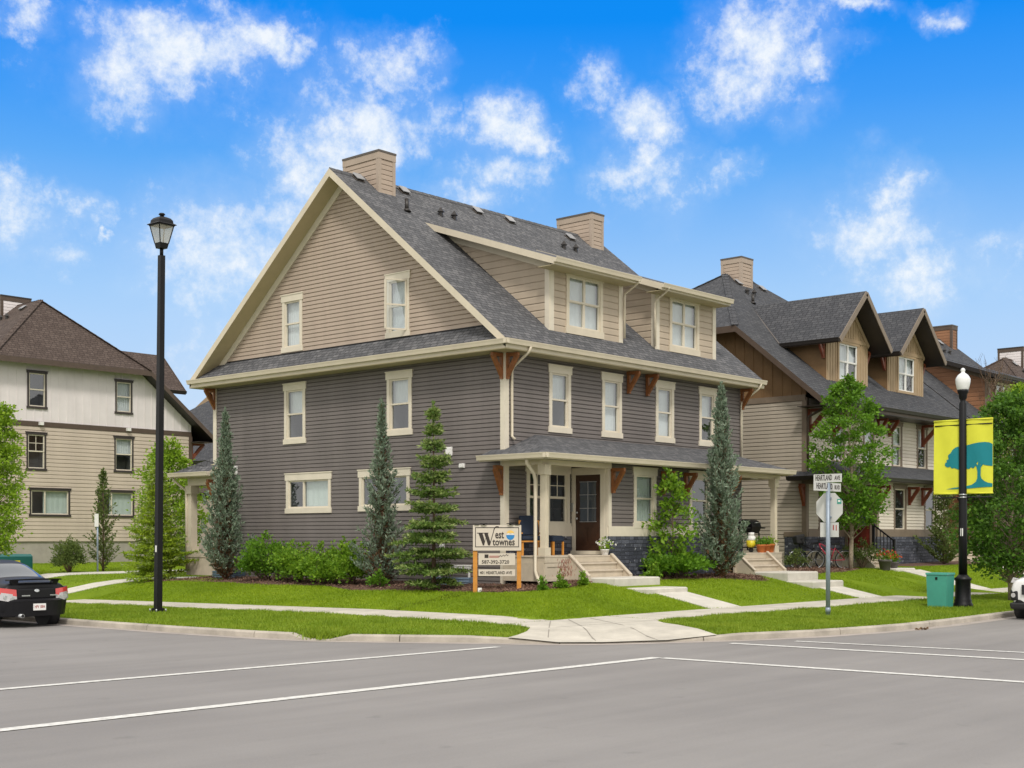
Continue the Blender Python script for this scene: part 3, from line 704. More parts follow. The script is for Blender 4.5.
def roof_vent(par, x, y, z, s, m='metal_cap', kind='low'):
    mb = MB()
    if kind == 'low':
        a = math.atan(s); M = Matrix.Translation((x, y, z)) @ Matrix.Rotation(a, 4, 'X')
        mb.box((-.17,-.17,.0), (.17,.17,.02), m, M); mb.box((-.13,-.13,.02), (.13,.13,.07), 'dark_gutter', M)
        mb.hexa([M@Vector(p) for p in ((-.16,-.16,.065),(.16,-.16,.065),(.16,.16,.085),(-.16,.16,.085),(-.16,-.16,.085),(.16,-.16,.085),(.14,.14,.115),(-.14,.14,.115))], 'vent_grey')
    elif kind == 'pipe':
        mb.tube([(x,y,z-.05),(x,y,z+.36)], .065, 'dark_gutter', 10); mb.lathe([(.14,0),(.07,.1)], (x,y,z-.03), 'dark_gutter', 10)
    else:
        mb.lathe([(.07,-.05),(.07,.10),(.12,.11),(.02,.25)], (x,y,z), 'dark_gutter', 8, False)
    return mb.build('roof_vent', par)
def gutter(mb, p, q, m, w_=.12, h_=.13):
    p = Vector(p); q = Vector(q); d = (q-p).normalized(); side = Vector((d.y, -d.x, 0))
    if side.length < 1e-3: return
    def pt(b, o, z): return b + side*o + Vector((0,0,z))
    pr = [(0,-h_),(w_*.72,-h_),(w_*.86,-h_*.45),(w_,-.01),(w_,.004),(w_-.015,.004),(w_-.02,-.02),(0,-.02)]
    A = [pt(p, *k) for k in pr]; B = [pt(q, *k) for k in pr]
    for i in range(len(pr)):
        j = (i+1) % len(pr); mb.face([A[i], A[j], B[j], B[i]], m)
    mb.face(A, m); mb.face(list(reversed(B)), m)

SL = .813; ZE = 7.25; W = 11.85; DP = 13.05; YR = 6.52; ZR = ZE+SL*(YR+.6)
def zroof(y): return ZE+SL*(y+.6)
def porch_roof(par, S, y1=-1.9, xl=-.54, xr=11.95, top=4.86, low=4.2):
    sl = (top-low)/-y1
    mb = MB(); g = MB(); th = .16
    hx0, hx1 = 1.25, xr-1.7
    yb = .45
    zl = lambda x: low + (x-xl)*(top-low)/(hx0-xl)
    mb.slab([(xl,y1,low),(xr,y1,low),(hx1,-.001,top),(hx0,-.001,top)], th, S['shingle'], S['fascia'], S['soffit'])
    mb.slab([(xl,yb,low),(xl,y1,low),(hx0,-.001,top),(0,-.001,zl(0)),(-.001,yb,zl(0))], th, S['shingle'], S['fascia'], S['soffit'])
    mb.slab([(xr,y1,low),(xr,yb,low),(W+.001,yb,low+.05),(W+.001,-.001,low+.06),(hx1,-.001,top)], th, S['shingle'], S['fascia'], S['soffit'])
    r = mb.build('porch_roof', par)
    for p_, q_ in (((xl-.12,y1,low), (xr+.02,y1,low)), ((xl,yb,low), (xl,y1-.119,low))): g = MB(); gutter(g, p_, q_, S['gutter']); g.build('gutter', r)
    # frieze beams that carry the roof over the open porches
    for (p, q) in (((.121,-1.42,3.93),(2.87,-1.18,low-th+.03)),((9.0,-1.42,3.93),(11.729,-1.18,low-th+.03)),((-.12,-1.42,3.93),(.12,-.002,low-th+.03)),((11.73,-1.42,3.93),(11.96,-.002,low-th+.03))):
        b = MB(); b.box(p, q, S['beam']); b.build('porch_beam', par)

def house(S, name, label, loc, rz=0.0):
    H = thing(name, label, 'house', loc, rz)
    A = S['type'] == 'A'; tr = S['trim']
    gw = S['gable_windows']; gz0 = 7.05
    # lower walls -----------------------------------------------------------------
    mb = MB(); g0 = FX(0)
    low = [w_ for w_ in gw if w_[2] < 7]; up = [w_ for w_ in gw if w_[2] >= 7]
    sl_ = S.get('sill', .72)
    siding(mb, g0, sl_, gz0 if A else 6.95, lambda z: (0.06, DP-.06), .119 if A else S.get('course', .14), S['siding_gable'], [hole(w_) for w_ in low])
    fr = S['front_windows']
    siding(mb, FY(0), 4.3, 7.05, lambda z: (.06, W-.06), .119 if A else S.get('course', .14), S['siding'], [hole(w_) for w_ in fr])
    pw = S['porch_windows']
    siding(mb, FY(0), 2.3, 4.35, lambda z: (.06, 2.87), .119, S['siding'], [hole(w_) for w_ in pw]); siding(mb, FY(0), 2.3, 4.35, lambda z: (9.0, W-.06), .119, S['siding'], [hole(w_) for w_ in pw])
    bw = S['bump_windows']
    siding(mb, FY(-1.3), 2.33, 4.2, lambda z: (2.93, 8.94), .119, S['siding'], [hole(w_) for w_ in bw])
    siding(mb, FX(2.87), 2.33, 4.2, lambda z: (-1.3, 0), .119, S['siding'], [(-1.25,-.12,1.4,4.0)])
    siding(mb, FX(9.0, 1), 2.33, 4.2, lambda z: (-1.3, 0), .119, S['siding'])
    for q in ([(W,0,.4),(W,DP,.4),(W,DP,7.05),(W,0,7.05)], [(0,DP,.4),(W,DP,.4),(W,DP,7.05),(0,DP,7.05)]): mb.face(q, S['siding_gable'])
    mb.face([(W,0,7.05),(W,DP,7.05),(W,YR,ZR-.3)], S['upper'])
    mb.build('siding', H)
    # foundation and stone --------------------------------------------------------
    mb = MB(); mb.box((.03,.03,-.3), (W-.03,DP-.03,S.get('sill', .72)+.02), 'foundation'); mb.build('foundation', H)
    mb = MB()
    def st(P, a0, a1, z0, z1): pbox(mb, P, a0, a1, z0, z1, -.03, .05, 'ledge_stone')
    st(FY(-1.3), 2.84, 9.03, .3, 2.05)
    for P_ in (FX(2.87), FX(9.0, 1)): pbox(mb, P_, -1.33, -1.22, .3, 2.05, -.03, .045, 'ledge_stone'); pbox(mb, P_, -1.22, -.0, .3, 1.53, -.03, .02, 'foundation')
    st(FY(0), 0, 2.8, .3, 2.05); st(FY(0), 9.05, W, .3, 2.05)
    if not A: st(FX(0), -.04, .85, .3, 2.05)
    mb.build('stone_base', H)
    # trim boards ------------------------------------------------------------------
    c = S['corner']
    def tb(name, *k):
        m_ = MB(); pbox(m_, *k); m_.build(name, H)
    if A:
        for (a, b) in ((0, 0), (0, DP)):
            s = -1 if b == 0 else 1
            tb('trim_board', FX(0), b if s > 0 else b-.045, b+.12 if s < 0 else b+.045, .75, 7.05, -.02, .045, c)
        tb('trim_board', FX(0), DP-.13, DP, .75, 7.05, -.02, .045, c)
        tb('trim_board', FY(0), 0.0, .13, .75, 7.05, -.02, .044, c); tb('trim_board', FY(0), W-.13, W, 4.4, 7.05, -.02, .045, c)
    else:
        tb('trim_board', FX(0), -.045, .15, 2.2, 6.95, -.02, .045, c); tb('trim_board', FY(0), 0.0, .13, 2.2, 7.05, -.02, .044, c); tb('trim_board', FX(0), DP-.15, DP, .5, 6.95, -.02, .045, c)
        tb('trim_board', FX(0), -.07, .87, 2.05, 2.22, -.02, .07, tr); tb('trim_board', FX(0), 0, DP, 6.95, 7.16, -.02, .05, S['frieze'])
    tb('trim_board', FY(-1.3), 2.84, 9.03, 2.05, 2.33, -.02, .055, S['band'])
    tb('trim_board', FY(-1.3), 2.825, 2.97, 2.33, 4.1, -.02, .045, c); tb('trim_board', FY(-1.3), 8.9, 9.045, 2.33, 4.1, -.02, .045, c)
    tb('trim_board', FX(2.87), -1.30, -1.2, 2.05, 4.1, -.02, .05, c)
    tb('trim_board', FY(0), 0.1, 2.8, 2.05, 2.33, -.02, .055, S['band']); tb('trim_board', FY(0), 9.05, W, 2.05, 2.33, -.02, .055, S['band'])
    # roof -------------------------------------------------------------------------
    mb = MB(); g = MB(); sh, fa, sf = S['shingle'], S['fascia'], S['soffit']; th = .24
    xr = W+.45
    if A:
        mb.slab([(-.6,-.6,ZE),(xr,-.6,ZE),(xr,YR,ZR),(-.6,YR,ZR)], th, sh, fa, sf)
        mb.slab([(-.6,YR+.001,ZR),(xr,YR+.001,ZR),(xr,DP+.6,ZE),(-.6,DP+.6,ZE)], th, sh, fa, sf)
        ye = -.6
    else:
        ye = -1.0; zj = zroof(2.6); pk = S.get('peak', 4.8); jx = -.6
        ze = zroof(ye)
        mb.slab([(jx,ye,ze),(xr,ye,ze),(xr,2.6,zj),(W-pk,YR,ZR),(pk,YR,ZR),(jx,2.6,zj)], th, sh, fa, sf)
        mb.slab([(jx,2*YR-2.6,zj),(pk,YR+.001,ZR),(W-pk,YR+.001,ZR),(xr,2*YR-2.6,zj),(xr,2*YR-ye,ze),(jx,2*YR-ye,ze)], th, sh, fa, sf)
        mb.slab([(jx,2.6,zj),(pk-.002,YR,ZR),(jx,2*YR-2.6,zj)], th, sh, fa, sf)
        mb.slab([(xr,2.6,zj),(xr,2*YR-2.6,zj),(W-pk+.002,YR,ZR)], th, sh, fa, sf)
        # cut shingle caps along the hips
        for y_ in (2.6, 2*YR-2.6):
            for k in range(16):
                f0, f1 = k/16, (k+1)/16; a = Vector((jx,y_,zj)); b = Vector((pk,YR,ZR))
                mb.beam(a+(b-a)*f0+Vector((0,0,.005+.01)), a+(b-a)*f1+Vector((0,0,.005)), .26, .03, sh)
    for k in range(40):       # ridge caps
        pk_ = S.get('peak', 4.8); x0 = (-.6 if A else pk_) + (xr+.6 if A else W-2*pk_)*k/40; x1 = (-.6 if A else pk_) + (xr+.6 if A else W-2*pk_)*(k+1)/40
        mb.hexa([(x0,YR-.15,ZR-.115),(x1,YR-.15,ZR-.122),(x1,YR,ZR+.0),(x0,YR,ZR+.008),(x0,YR-.15,ZR-.09),(x1,YR-.15,ZR-.097),(x1,YR,ZR+.025),(x0,YR,ZR+.033)], sh)
    roof = mb.build('roof', H)
    runs = [((-.72 if A else -.62,ye,zroof(ye)), (xr+.02,ye,zroof(ye))), ((xr,2*YR-ye,zroof(ye)), (-.62,2*YR-ye,zroof(ye)))] + ([((-.6,DP+.62,ZE), (-.6,-.719,ZE))] if A else [])
    for p_, q_ in runs: g = MB(); gutter(g, p_, q_, S['gutter']); g.build('gutter', roof)
    # boxed eaves
    s = MB()
    s.box((-.6, ye+.0, zroof(ye)-th-.02), (xr, .02, zroof(ye)-th+.005), sf)
    if A:
        s.box((-.6, .022, ZE-th-.02), (.02, DP-.02, ZE-th+.005), sf)
        s.box((-.6, DP-.018, ZE-th-.02), (xr, DP+.6, ZE-th+.005), sf)
    s.build('soffit', roof)
    if A:      # pent roof across the gable end
        p = MB(); p.slab([(-.6,DP+.58,ZE),(-.6,-.58,ZE),(0.02,-.02,ZE+.56),(0.02,DP+.02,ZE+.56)], .235, sh, fa, sf)
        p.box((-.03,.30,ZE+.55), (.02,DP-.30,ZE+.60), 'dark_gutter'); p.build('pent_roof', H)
    # gable field ------------------------------------------------------------------
    mb = MB(); top = lambda a: min(zroof(a), zroof(2*YR-a))-th-.02 if A else min(zroof(a), zroof(2*YR-a), zroof(2.6)+.25)-th-.02
    if A:
        def rng(z):
            d = (z+th+.02-ZE)/SL-.6; return (d, 2*YR-d)
        siding(mb, g0, ZE+.57, ZR-th-.05, rng, .128, S['upper'], [hole(w_) for w_ in up])
        # rake boards under the soffit
        for s_ in (1, -1):
            y0_, y1_ = (.0, YR) if s_ > 0 else (2*YR, YR)
            a = Vector((-.035, y0_, zroof(0)-th-.13)); b = Vector((-.035, y1_, ZR-th-.13)); mb.beam(a, b, .05, .2, tr)
    else: battens(mb, g0, 7.16, top, 0, DP, S['upper'], [hole(w_) for w_ in up])
    mb.build('gable_siding', H)
    # windows ------------------------------------------------------------------------
    for w_ in gw: window(H, g0, *w_[:4], **{**S['wkw'], **(w_[4] if len(w_) > 4 else {})})
    for w_ in fr: window(H, FY(0), *w_[:4], **{**S['wkw'], **(w_[4] if len(w_) > 4 else {})})
    for w_ in pw: window(H, FY(0), *w_[:4], **{**S['wkw'], **(w_[4] if len(w_) > 4 else {})})
    for w_ in bw: window(H, FY(-1.3), *w_[:4], **{**S['wkw'], **(w_[4] if len(w_) > 4 else {})})
    # dormers ------------------------------------------------------------------------
    for (x0, x1, kw) in S['dormers']:
        mb = MB(); dw = S['dormer_siding']; yf = .16; zb = zroof(yf)-.02
        if A:
            zt = 9.60; ss = .344; zs = lambda y: 9.76+ss*(y+.4)
            wv = (x0+.72, x1-.95, 7.85, 9.66)
            siding(mb, FY(yf), zb, zt, lambda z: (x0+.05, x1-.05), .20, dw, [hole(wv)], t=.022)
            yq = 4.6; fas = []
            for (xx, s_) in ((x0, -1), (x1, 1)):
                siding(mb, FX(xx, s_), zb, 11.3, lambda z: (max(yf, (z-9.76+.16)/ss-.4), (z-ZE)/SL-.6+.05), .20, dw, t=.022)
                pbox(mb, FX(xx, s_), yf-.03, yf+.13, zb, zt+.02, -.02, .045, tr); pbox(mb, FY(yf), xx-.0 if s_ < 0 else xx-.16, xx+.16 if s_ < 0 else xx, zb, zt, -.02, .042, tr)
                aa = Vector((xx+s_*.025, .1, zs(.1)-.27)); bb = Vector((xx+s_*.025, 4.2, zs(4.2)-.27)); fas.append((aa, bb))
            d = mb.build('dormer', H)
            for aa, bb in fas: fb = MB(); fb.beam(aa, bb, .05, .2, tr); fb.build('fascia_board', d)
            r = MB(); xl, xq = x0-.5, x1+.08
            r.slab([(xl,-.42,zs(-.42)),(xq,-.42,zs(-.42)),(xq,4.62,zs(4.62)+.01),(xl,4.62,zs(4.62)+.01)], .19, sh, fa, sf); r.build('dormer_roof', d)
            gg = MB(); gutter(gg, (xl-.0,-.42,zs(-.42)), (xq+.02,-.42,zs(-.42)), S['gutter']); gg.build('gutter', d)
            s2 = MB(); s2.box((xl+.02,-.40,zs(-.42)-.205), (xq-.02,yf+.01,zs(-.42)-.191), sf); s2.build('soffit', d)
            window(H, FY(yf), *wv, **{**S['wkw'], 'kind': 'four', 'trim': 'cream', 'head': .16, 'sill': .2, **kw})
        else:
            xm = (x0+x1)/2; za = 11.27; ze_ = 9.3; hw = (x1-x0)/2+.43; ds = (za-ze_)/hw
            tp = lambda a: za-ds*abs(a-xm)-.2
            wv = (x0+.82, x1-.82, 7.85, 9.42)
            battens(mb, FY(yf), zb, tp, x0, x1, dw, [hole(wv)], step=.2)
            pbox(mb, FY(yf), x0, x1, 9.42, 9.56, -.01, .035, dw)
            for (xx, s_) in ((x0, -1), (x1, 1)):
                ym = (ze_+.25-ZE)/SL-.6
                mb.face([(xx,yf,zb),(xx,yf,tp(xx)),(xx,ym+.1,tp(xx)),(xx,ym+.1,zroof(ym))], S['dormer_side'])
            d = mb.build('dormer', H)
            r = MB(); yv = (za-ZE)/SL-.6; ye2 = (ze_-ZE)/SL-.6
            for s_ in (-1, 1):
                r.slab([(xm,-.62,za),(xm,yv,za+.005),(xm+s_*hw,ye2,ze_+.005),(xm+s_*hw,-.62,ze_)][::s_], .17, sh, fa, 'dark_gutter')
                a = Vector((xm+s_*.0,-.635,za-.10)); b = Vector((xm+s_*hw,-.635,ze_-.10)); r.beam(a, b, .03, .2, S['barge'])
                # metal valley
                r.beam((xm+s_*.05,yv+.02,za-.02), (xm+s_*hw,ye2-.02,ze_-.0+.012), .05, .03, 'metal_cap')
            r.build('dormer_roof', d)
            for p_, q_ in (((xm-hw,ye2-.1,ze_), (xm-hw,-.62,ze_)), ((xm+hw,-.62,ze_), (xm+hw,ye2-.1,ze_))): gg = MB(); gutter(gg, p_, q_, S['gutter']); gg.build('gutter', d)
            for s_ in (-1, 1): rr = MB(); rr.beam((xm,yf-.035,za-.34), (xm+s_*(x1-x0)/2,yf-.035,tp(x1)-.12), .04, .17, 'tan_batten'); rr.build('rake_board', d)
            window(H, FY(yf), *wv, **{**S['wkw'], 'kind': 'four', 'trim': 'tan_batten', 'sash': 'white_paint', 'head': .1, 'sill': .1, **kw})
            for (xx, s_) in ((x0, -1), (x1, 1)): bracket(H, (xx, yf+.1, 9.28), (s_, 0, 0), .38, .62, S['wood'], .09)
    # chimneys, vents -----------------------------------------------------------------
    for (x0, x1, ct, ctr, ya, yb) in S['chimneys']: chimney(roof, x0-.05, x1-.05, ya, yb, S.get('ctop', 13.70), ct, ctr, S.get('cap', 'metal_cap'))
    for (x, y, k) in S['vents']: roof_vent(roof, x, y, (zroof(y) if y < YR else zroof(2*YR-y))+.01, SL if y < YR else -SL, kind=k)
    # porch ---------------------------------------------------------------------------
    porch_roof(H, S)
    wd = S['wood']
    for x in (2.95, 5.35, 6.5, 8.92): bracket(H, (x, -1.36, 3.95), (0,-1,0), .46, .70, wd, .09)
    for x in (5.45, 6.4): bracket(H, (x, -.03, zroof(ye)-th-.03), (0,-1,0), .46, .66, wd, .09)
    bracket(H, (0.02, .06, 3.95), (-1,0,0), .36, .8, wd)
    if A:
        for yy, oy in ((.05, -1), (DP-.05, 1)):
            bracket(H, (0.0, yy, ZE-th-.03), (-1,0,0), .46, .70, wd, .09)
            bracket(H, (.05, 0 if oy < 0 else DP, ZE-th-.03), (0,oy,0), .46, .70, wd, .09)
        bracket(H, (W-.1, -.03, ZE-th-.03), (0,-1,0), .46, .70, wd, .09)
    else:
        bracket(H, (.1, -.03, zroof(ye)-th-.05), (0,-1,0), .8, .9, wd); bracket(H, (1.9, -.03, zroof(ye)-th-.05), (0,-1,0), .8, .9, wd)
        bracket(H, (9.4, -.03, zroof(ye)-th-.05), (0,-1,0), .8, .9, wd)
    def column(x):
        mb = MB(); cc = S['column']; hw = .08
        yc = -1.38; mb.box((x-hw,yc-hw,1.53), (x+hw,yc+hw,3.94), cc); mb.box((x-hw-.04,yc-hw-.04,1.535), (x+hw+.04,yc+hw+.04,1.75), cc); mb.box((x-hw-.045,yc-hw-.045,3.66), (x+hw+.045,yc+hw+.045,3.929), cc)
        for s1 in (-1, 1):
            mb.box((x+s1*.045-.018,yc-hw-.012,1.75), (x+s1*.045+.018,yc+hw+.012,3.66), cc)
        mb.build('porch_column', H)
    if S.get('columns', True): column(0.03); column(11.60)
    # door on the side of the bay, facing the porch
    def door(x, s_, ya, yb_):
        P = FX(x, s_); mb = MB()
        pbox(mb, P, ya-.14, ya, 1.6, 3.9, -.01, .06, tr); pbox(mb, P, yb_, yb_+.14, 1.6, 3.9, -.01, .06, tr); pbox(mb, P, ya-.18, yb_+.18, 3.78, 3.98, -.01, .07, tr); pbox(mb, P, ya-.12, yb_+.12, 1.54, 1.64, -.01, .13, tr)
        pbox(mb, P, ya, yb_, 1.64, 3.78, -.01, .03, S['door'])
        w_ = yb_-ya
        for k in (0, 1):
            c0 = ya+.12+k*(w_/2-.08); pbox(mb, P, c0, c0+w_/2-.16, 1.84, 2.3, .02, .042, S['door'])
        d = mb.build('door', H)
        g = MB(); g.face([P(ya+.16,2.45,.036), P(yb_-.16,2.45,.036), P(yb_-.16,3.6,.036), P(ya+.16,3.6,.036)], 'car_glass')
        for zz in (2.45, 2.83, 3.21, 3.575): pbox(g, P, ya+.15, yb_-.15, zz, zz+.018, .03, .05, 'vent_grey')
        ym = (ya+yb_)/2; pbox(g, P, ym-.009, ym+.009, 2.45, 3.6, .031, .049, 'vent_grey')
        g.build('door_glass', d)
        h = MB(); h.lathe([(.03,-.03),(.038,0),(.03,.03)], P(yb_-.07, 2.55, .075), 'silver', 10); h.lathe([(.025,-.025),(.03,0),(.025,.025)], P(yb_-.07, 2.72, .06), 'silver', 10); h.build('door_handle', d)
    door(2.87, -1, -1.06, -.16); door(9.0, 1, -1.06, -.16)
    return H, roof

def deck(H, S, x0, x1, sx0, sx1, side):
    """timber stoop with panelled skirting and boxed steps"""
    mb = MB(); z = 1.53; y1 = -1.52
    n = 11
    for i in range(n):      # deck boards
        a = y1 + (-y1-.03)*i/n; b = y1 + (-y1-.03)*(i+1)/n - .006; mb.box((x0, a, z-.035), (x1, b, z), 'deck_wood')
    mb.box((x0+.02, y1+.01, z-.18), (x1-.02, -.05, z-.036), 'deck_side')
    d = mb.build('porch_deck', H)
    sk = MB()
    P = FY(y1+.03)
    pbox(sk, P, x0+.02, x1, .86, z-.18, -.04, 0, 'deck_side')
    for zz in (.86, 1.24): pbox(sk, P, x0+.02, x1, zz, zz+.09, 0, .02, 'deck_side')
    k = max(2, int((x1-x0)/.75))
    for i in range(k+1):
        xx = x0+.02 + (x1-x0-.11)*i/k; pbox(sk, P, xx, xx+.09, .95, 1.24, 0, .02, 'deck_side')
    xs = x0+.02 if side < 0 else x1-.02
    sk.box((xs-.02, y1+.03, .86), (xs+.02, -.05, z-.18), 'deck_side')
    sk.build('skirting', d)
    st = MB(); n = 3; run = .215; rise = .19
    for i in range(n):
        zt = z-rise*(i+1) if i < n else 0; ya = y1-run*i; yb = y1-run*(i+1)
        if i < n-1 or True: st.box((sx0+.06, yb+.02, .62), (sx1-.06, ya-.002*i, zt-.04), 'deck_side'); st.box((sx0+.05, yb-.015, zt-.04), (sx1-.05, ya+.01, zt), 'deck_wood')
    for xx in (sx0, sx1-.05):
        P0 = [(xx,y1+.02,.7),(xx,y1-run*n-.02,.7),(xx,y1-run*n-.02,.98),(xx,y1-.0,z+.02),(xx,y1+.02,z+.02)]
        A = [Vector(p) for p in P0]; B = [p+Vector((.05,0,0)) for p in A]
        st.face(A, 'deck_side'); st.face(B[::-1], 'deck_side')
        for i in range(5): st.face([A[i], B[i], B[(i+1)%5], A[(i+1)%5]], 'deck_side')
        st.beam((xx+.025,y1+.0,z+.035), (xx+.025,y1-run*n-.03,.995), .11, .03, 'deck_wood'); st.beam((xx+.025,y1-run*n-.02,.99), (xx+.025,y1-run*n-.02,.68), .10, .04, 'deck_wood', up=(0,1,0))
    st.build('porch_steps', H)

GW = dict(blind='curtain')
STYLE_A = dict(type='A', shingle='grey_shingle', fascia='cream', soffit='soffit', gutter='cream', trim='cream_light', corner='cream_light', siding='grey_siding', siding_gable='grey_siding', upper='tan_siding', dormer_siding='khaki_siding',
    band='cream_light', beam='cream', column='cream', wood='cedar', door='door_brown', wkw=dict(trim='cream_light', sash='cream_light'),
    gable_windows=[(8.31,9.34,4.95,6.83,dict(low=True)),(3.56,4.60,4.97,6.81,dict(low=True)),(7.10,9.25,2.77,4.0,dict(kind='slider',blind='blind',flip=True)),(3.65,5.81,2.79,4.0,dict(kind='slider',blind=None,flip=True)),
                   (8.46,9.44,7.84,9.63,dict(blind='curtain')),(3.66,4.62,7.82,9.66,dict(blind='curtain'))],
    front_windows=[(1.82,2.77,4.96,6.83,dict(low=True)),(4.22,5.16,4.96,6.83,{}),(6.90,7.86,4.96,6.83,{}),(9.28,10.22,4.96,6.83,dict(low=True))],
    porch_windows=[(.86,2.72,2.26,4.02,dict(kind='twogrid',blind=None)),(9.2,11.0,2.26,4.02,dict(kind='twogrid',blind=None))],
    bump_windows=[(4.02,5.10,2.28,4.0,dict(blind='blind')),(6.82,7.90,2.28,4.0,dict(blind=None))],
    dormers=[(2.05,5.40,dict(low=False)),(7.15,10.45,dict(low=False))],
    chimneys=[(.83,1.47,'chimney_tan','tan_siding',5.84,7.42),(11.19,11.83,'chimney_tan','tan_siding',5.84,7.42)],
    vents=[(.35,6.3,'low'),(2.2,6.25,'low'),(5.5,6.2,'low'),(7.05,6.15,'low'),(10.15,6.05,'low'),(1.2,5.05,'pipe'),(2.9,5.3,'cap'),(3.5,5.3,'cap'),(8.8,5.2,'cap'),(9.45,5.2,'cap')])
STYLE_B = dict(type='B', shingle='dark_shingle', fascia='brown_trim', soffit='dark_gutter', gutter='dark_gutter', trim='taupe_trim', corner='taupe_trim', frieze='taupe_trim', siding='light_siding', siding_gable='stone_siding', upper='brown_batten', dormer_siding='tan_batten', dormer_side='brown_batten', barge='taupe_trim',
    band='taupe_trim', beam='taupe_trim', column='taupe_trim', wood='red_cedar', door='door_red', wkw=dict(trim='taupe_trim', sash='cream_light', head=.14, side=.10, sill=.12), columns=False,
    gable_windows=[], front_windows=[(1.9,2.85,4.75,6.6,{}),(4.3,5.2,4.75,6.6,{}),(6.7,7.62,4.75,6.6,{}),(8.95,9.95,4.75,6.6,dict(low=True))],
    porch_windows=[(.86,2.72,2.26,3.95,dict(kind='twogrid',blind=None))], bump_windows=[(4.2,5.25,2.2,4.0,dict(blind=None)),(6.82,7.9,2.2,4.0,dict(blind=None))],
    dormers=[(1.78,5.05,dict(low=True)),(6.72,9.98,dict(low=True))],
    chimneys=[(5.14,5.98,'chimney_tan','tan_siding',5.9,6.85)],
    vents=[(5.0,6.0,'low'),(6.9,6.0,'low'),(4.6,5.3,'cap'),(5.15,5.3,'cap'),(3.9,4.6,'pipe')])

MAIN, main_roof = house(STYLE_A, 'townhouse', 'dark grey corner townhouse with tan gable end, shed dormers and cream trim', (0, 0, 0))
deck(MAIN, STYLE_A, -.12, 2.86, .88, 2.76, -1); deck(MAIN, STYLE_A, 9.02, 11.9, 9.12, 10.98, 1)
# downspouts of the corner townhouse, each from its gutter down the wall
downspout(MAIN, [(.30,-.68,7.12),(.30,-.60,6.98),(.22,-.12,6.62),(.22,-.07,6.5),(.22,-.07,4.75),(.26,-.15,4.66)], 'cream', .042)
downspout(MAIN, [(11.98,-.68,7.12),(11.98,-.6,6.98),(11.74,-.1,6.55),(11.72,-.07,6.4),(11.72,-.07,4.62)], 'cream', .042)
downspout(MAIN, [(-.50,-1.22,4.1),(-.49,-1.22,3.96),(-.20,-1.22,3.68),(-.145,-1.22,3.52),(-.145,-1.22,1.15),(-.22,-1.32,1.02),(-.75,-2.0,.68)], 'cream', .05)
downspout(MAIN, [(5.42,-.5,9.66),(5.42,-.42,9.56),(5.44,.05,9.32),(5.43,.06,9.2),(5.43,.06,7.98)], 'cream', .038)
downspout(MAIN, [(6.95,-.5,9.66),(6.95,-.42,9.56),(6.98,.05,9.30),(6.98,.06,9.2),(6.98,.06,7.92)], 'cream', .038)
downspout(MAIN, [(-.40,14.9,4.1),(-.38,14.85,3.95),(-.14,14.5,3.6),(-.14,14.48,.9)], 'cream', .045)
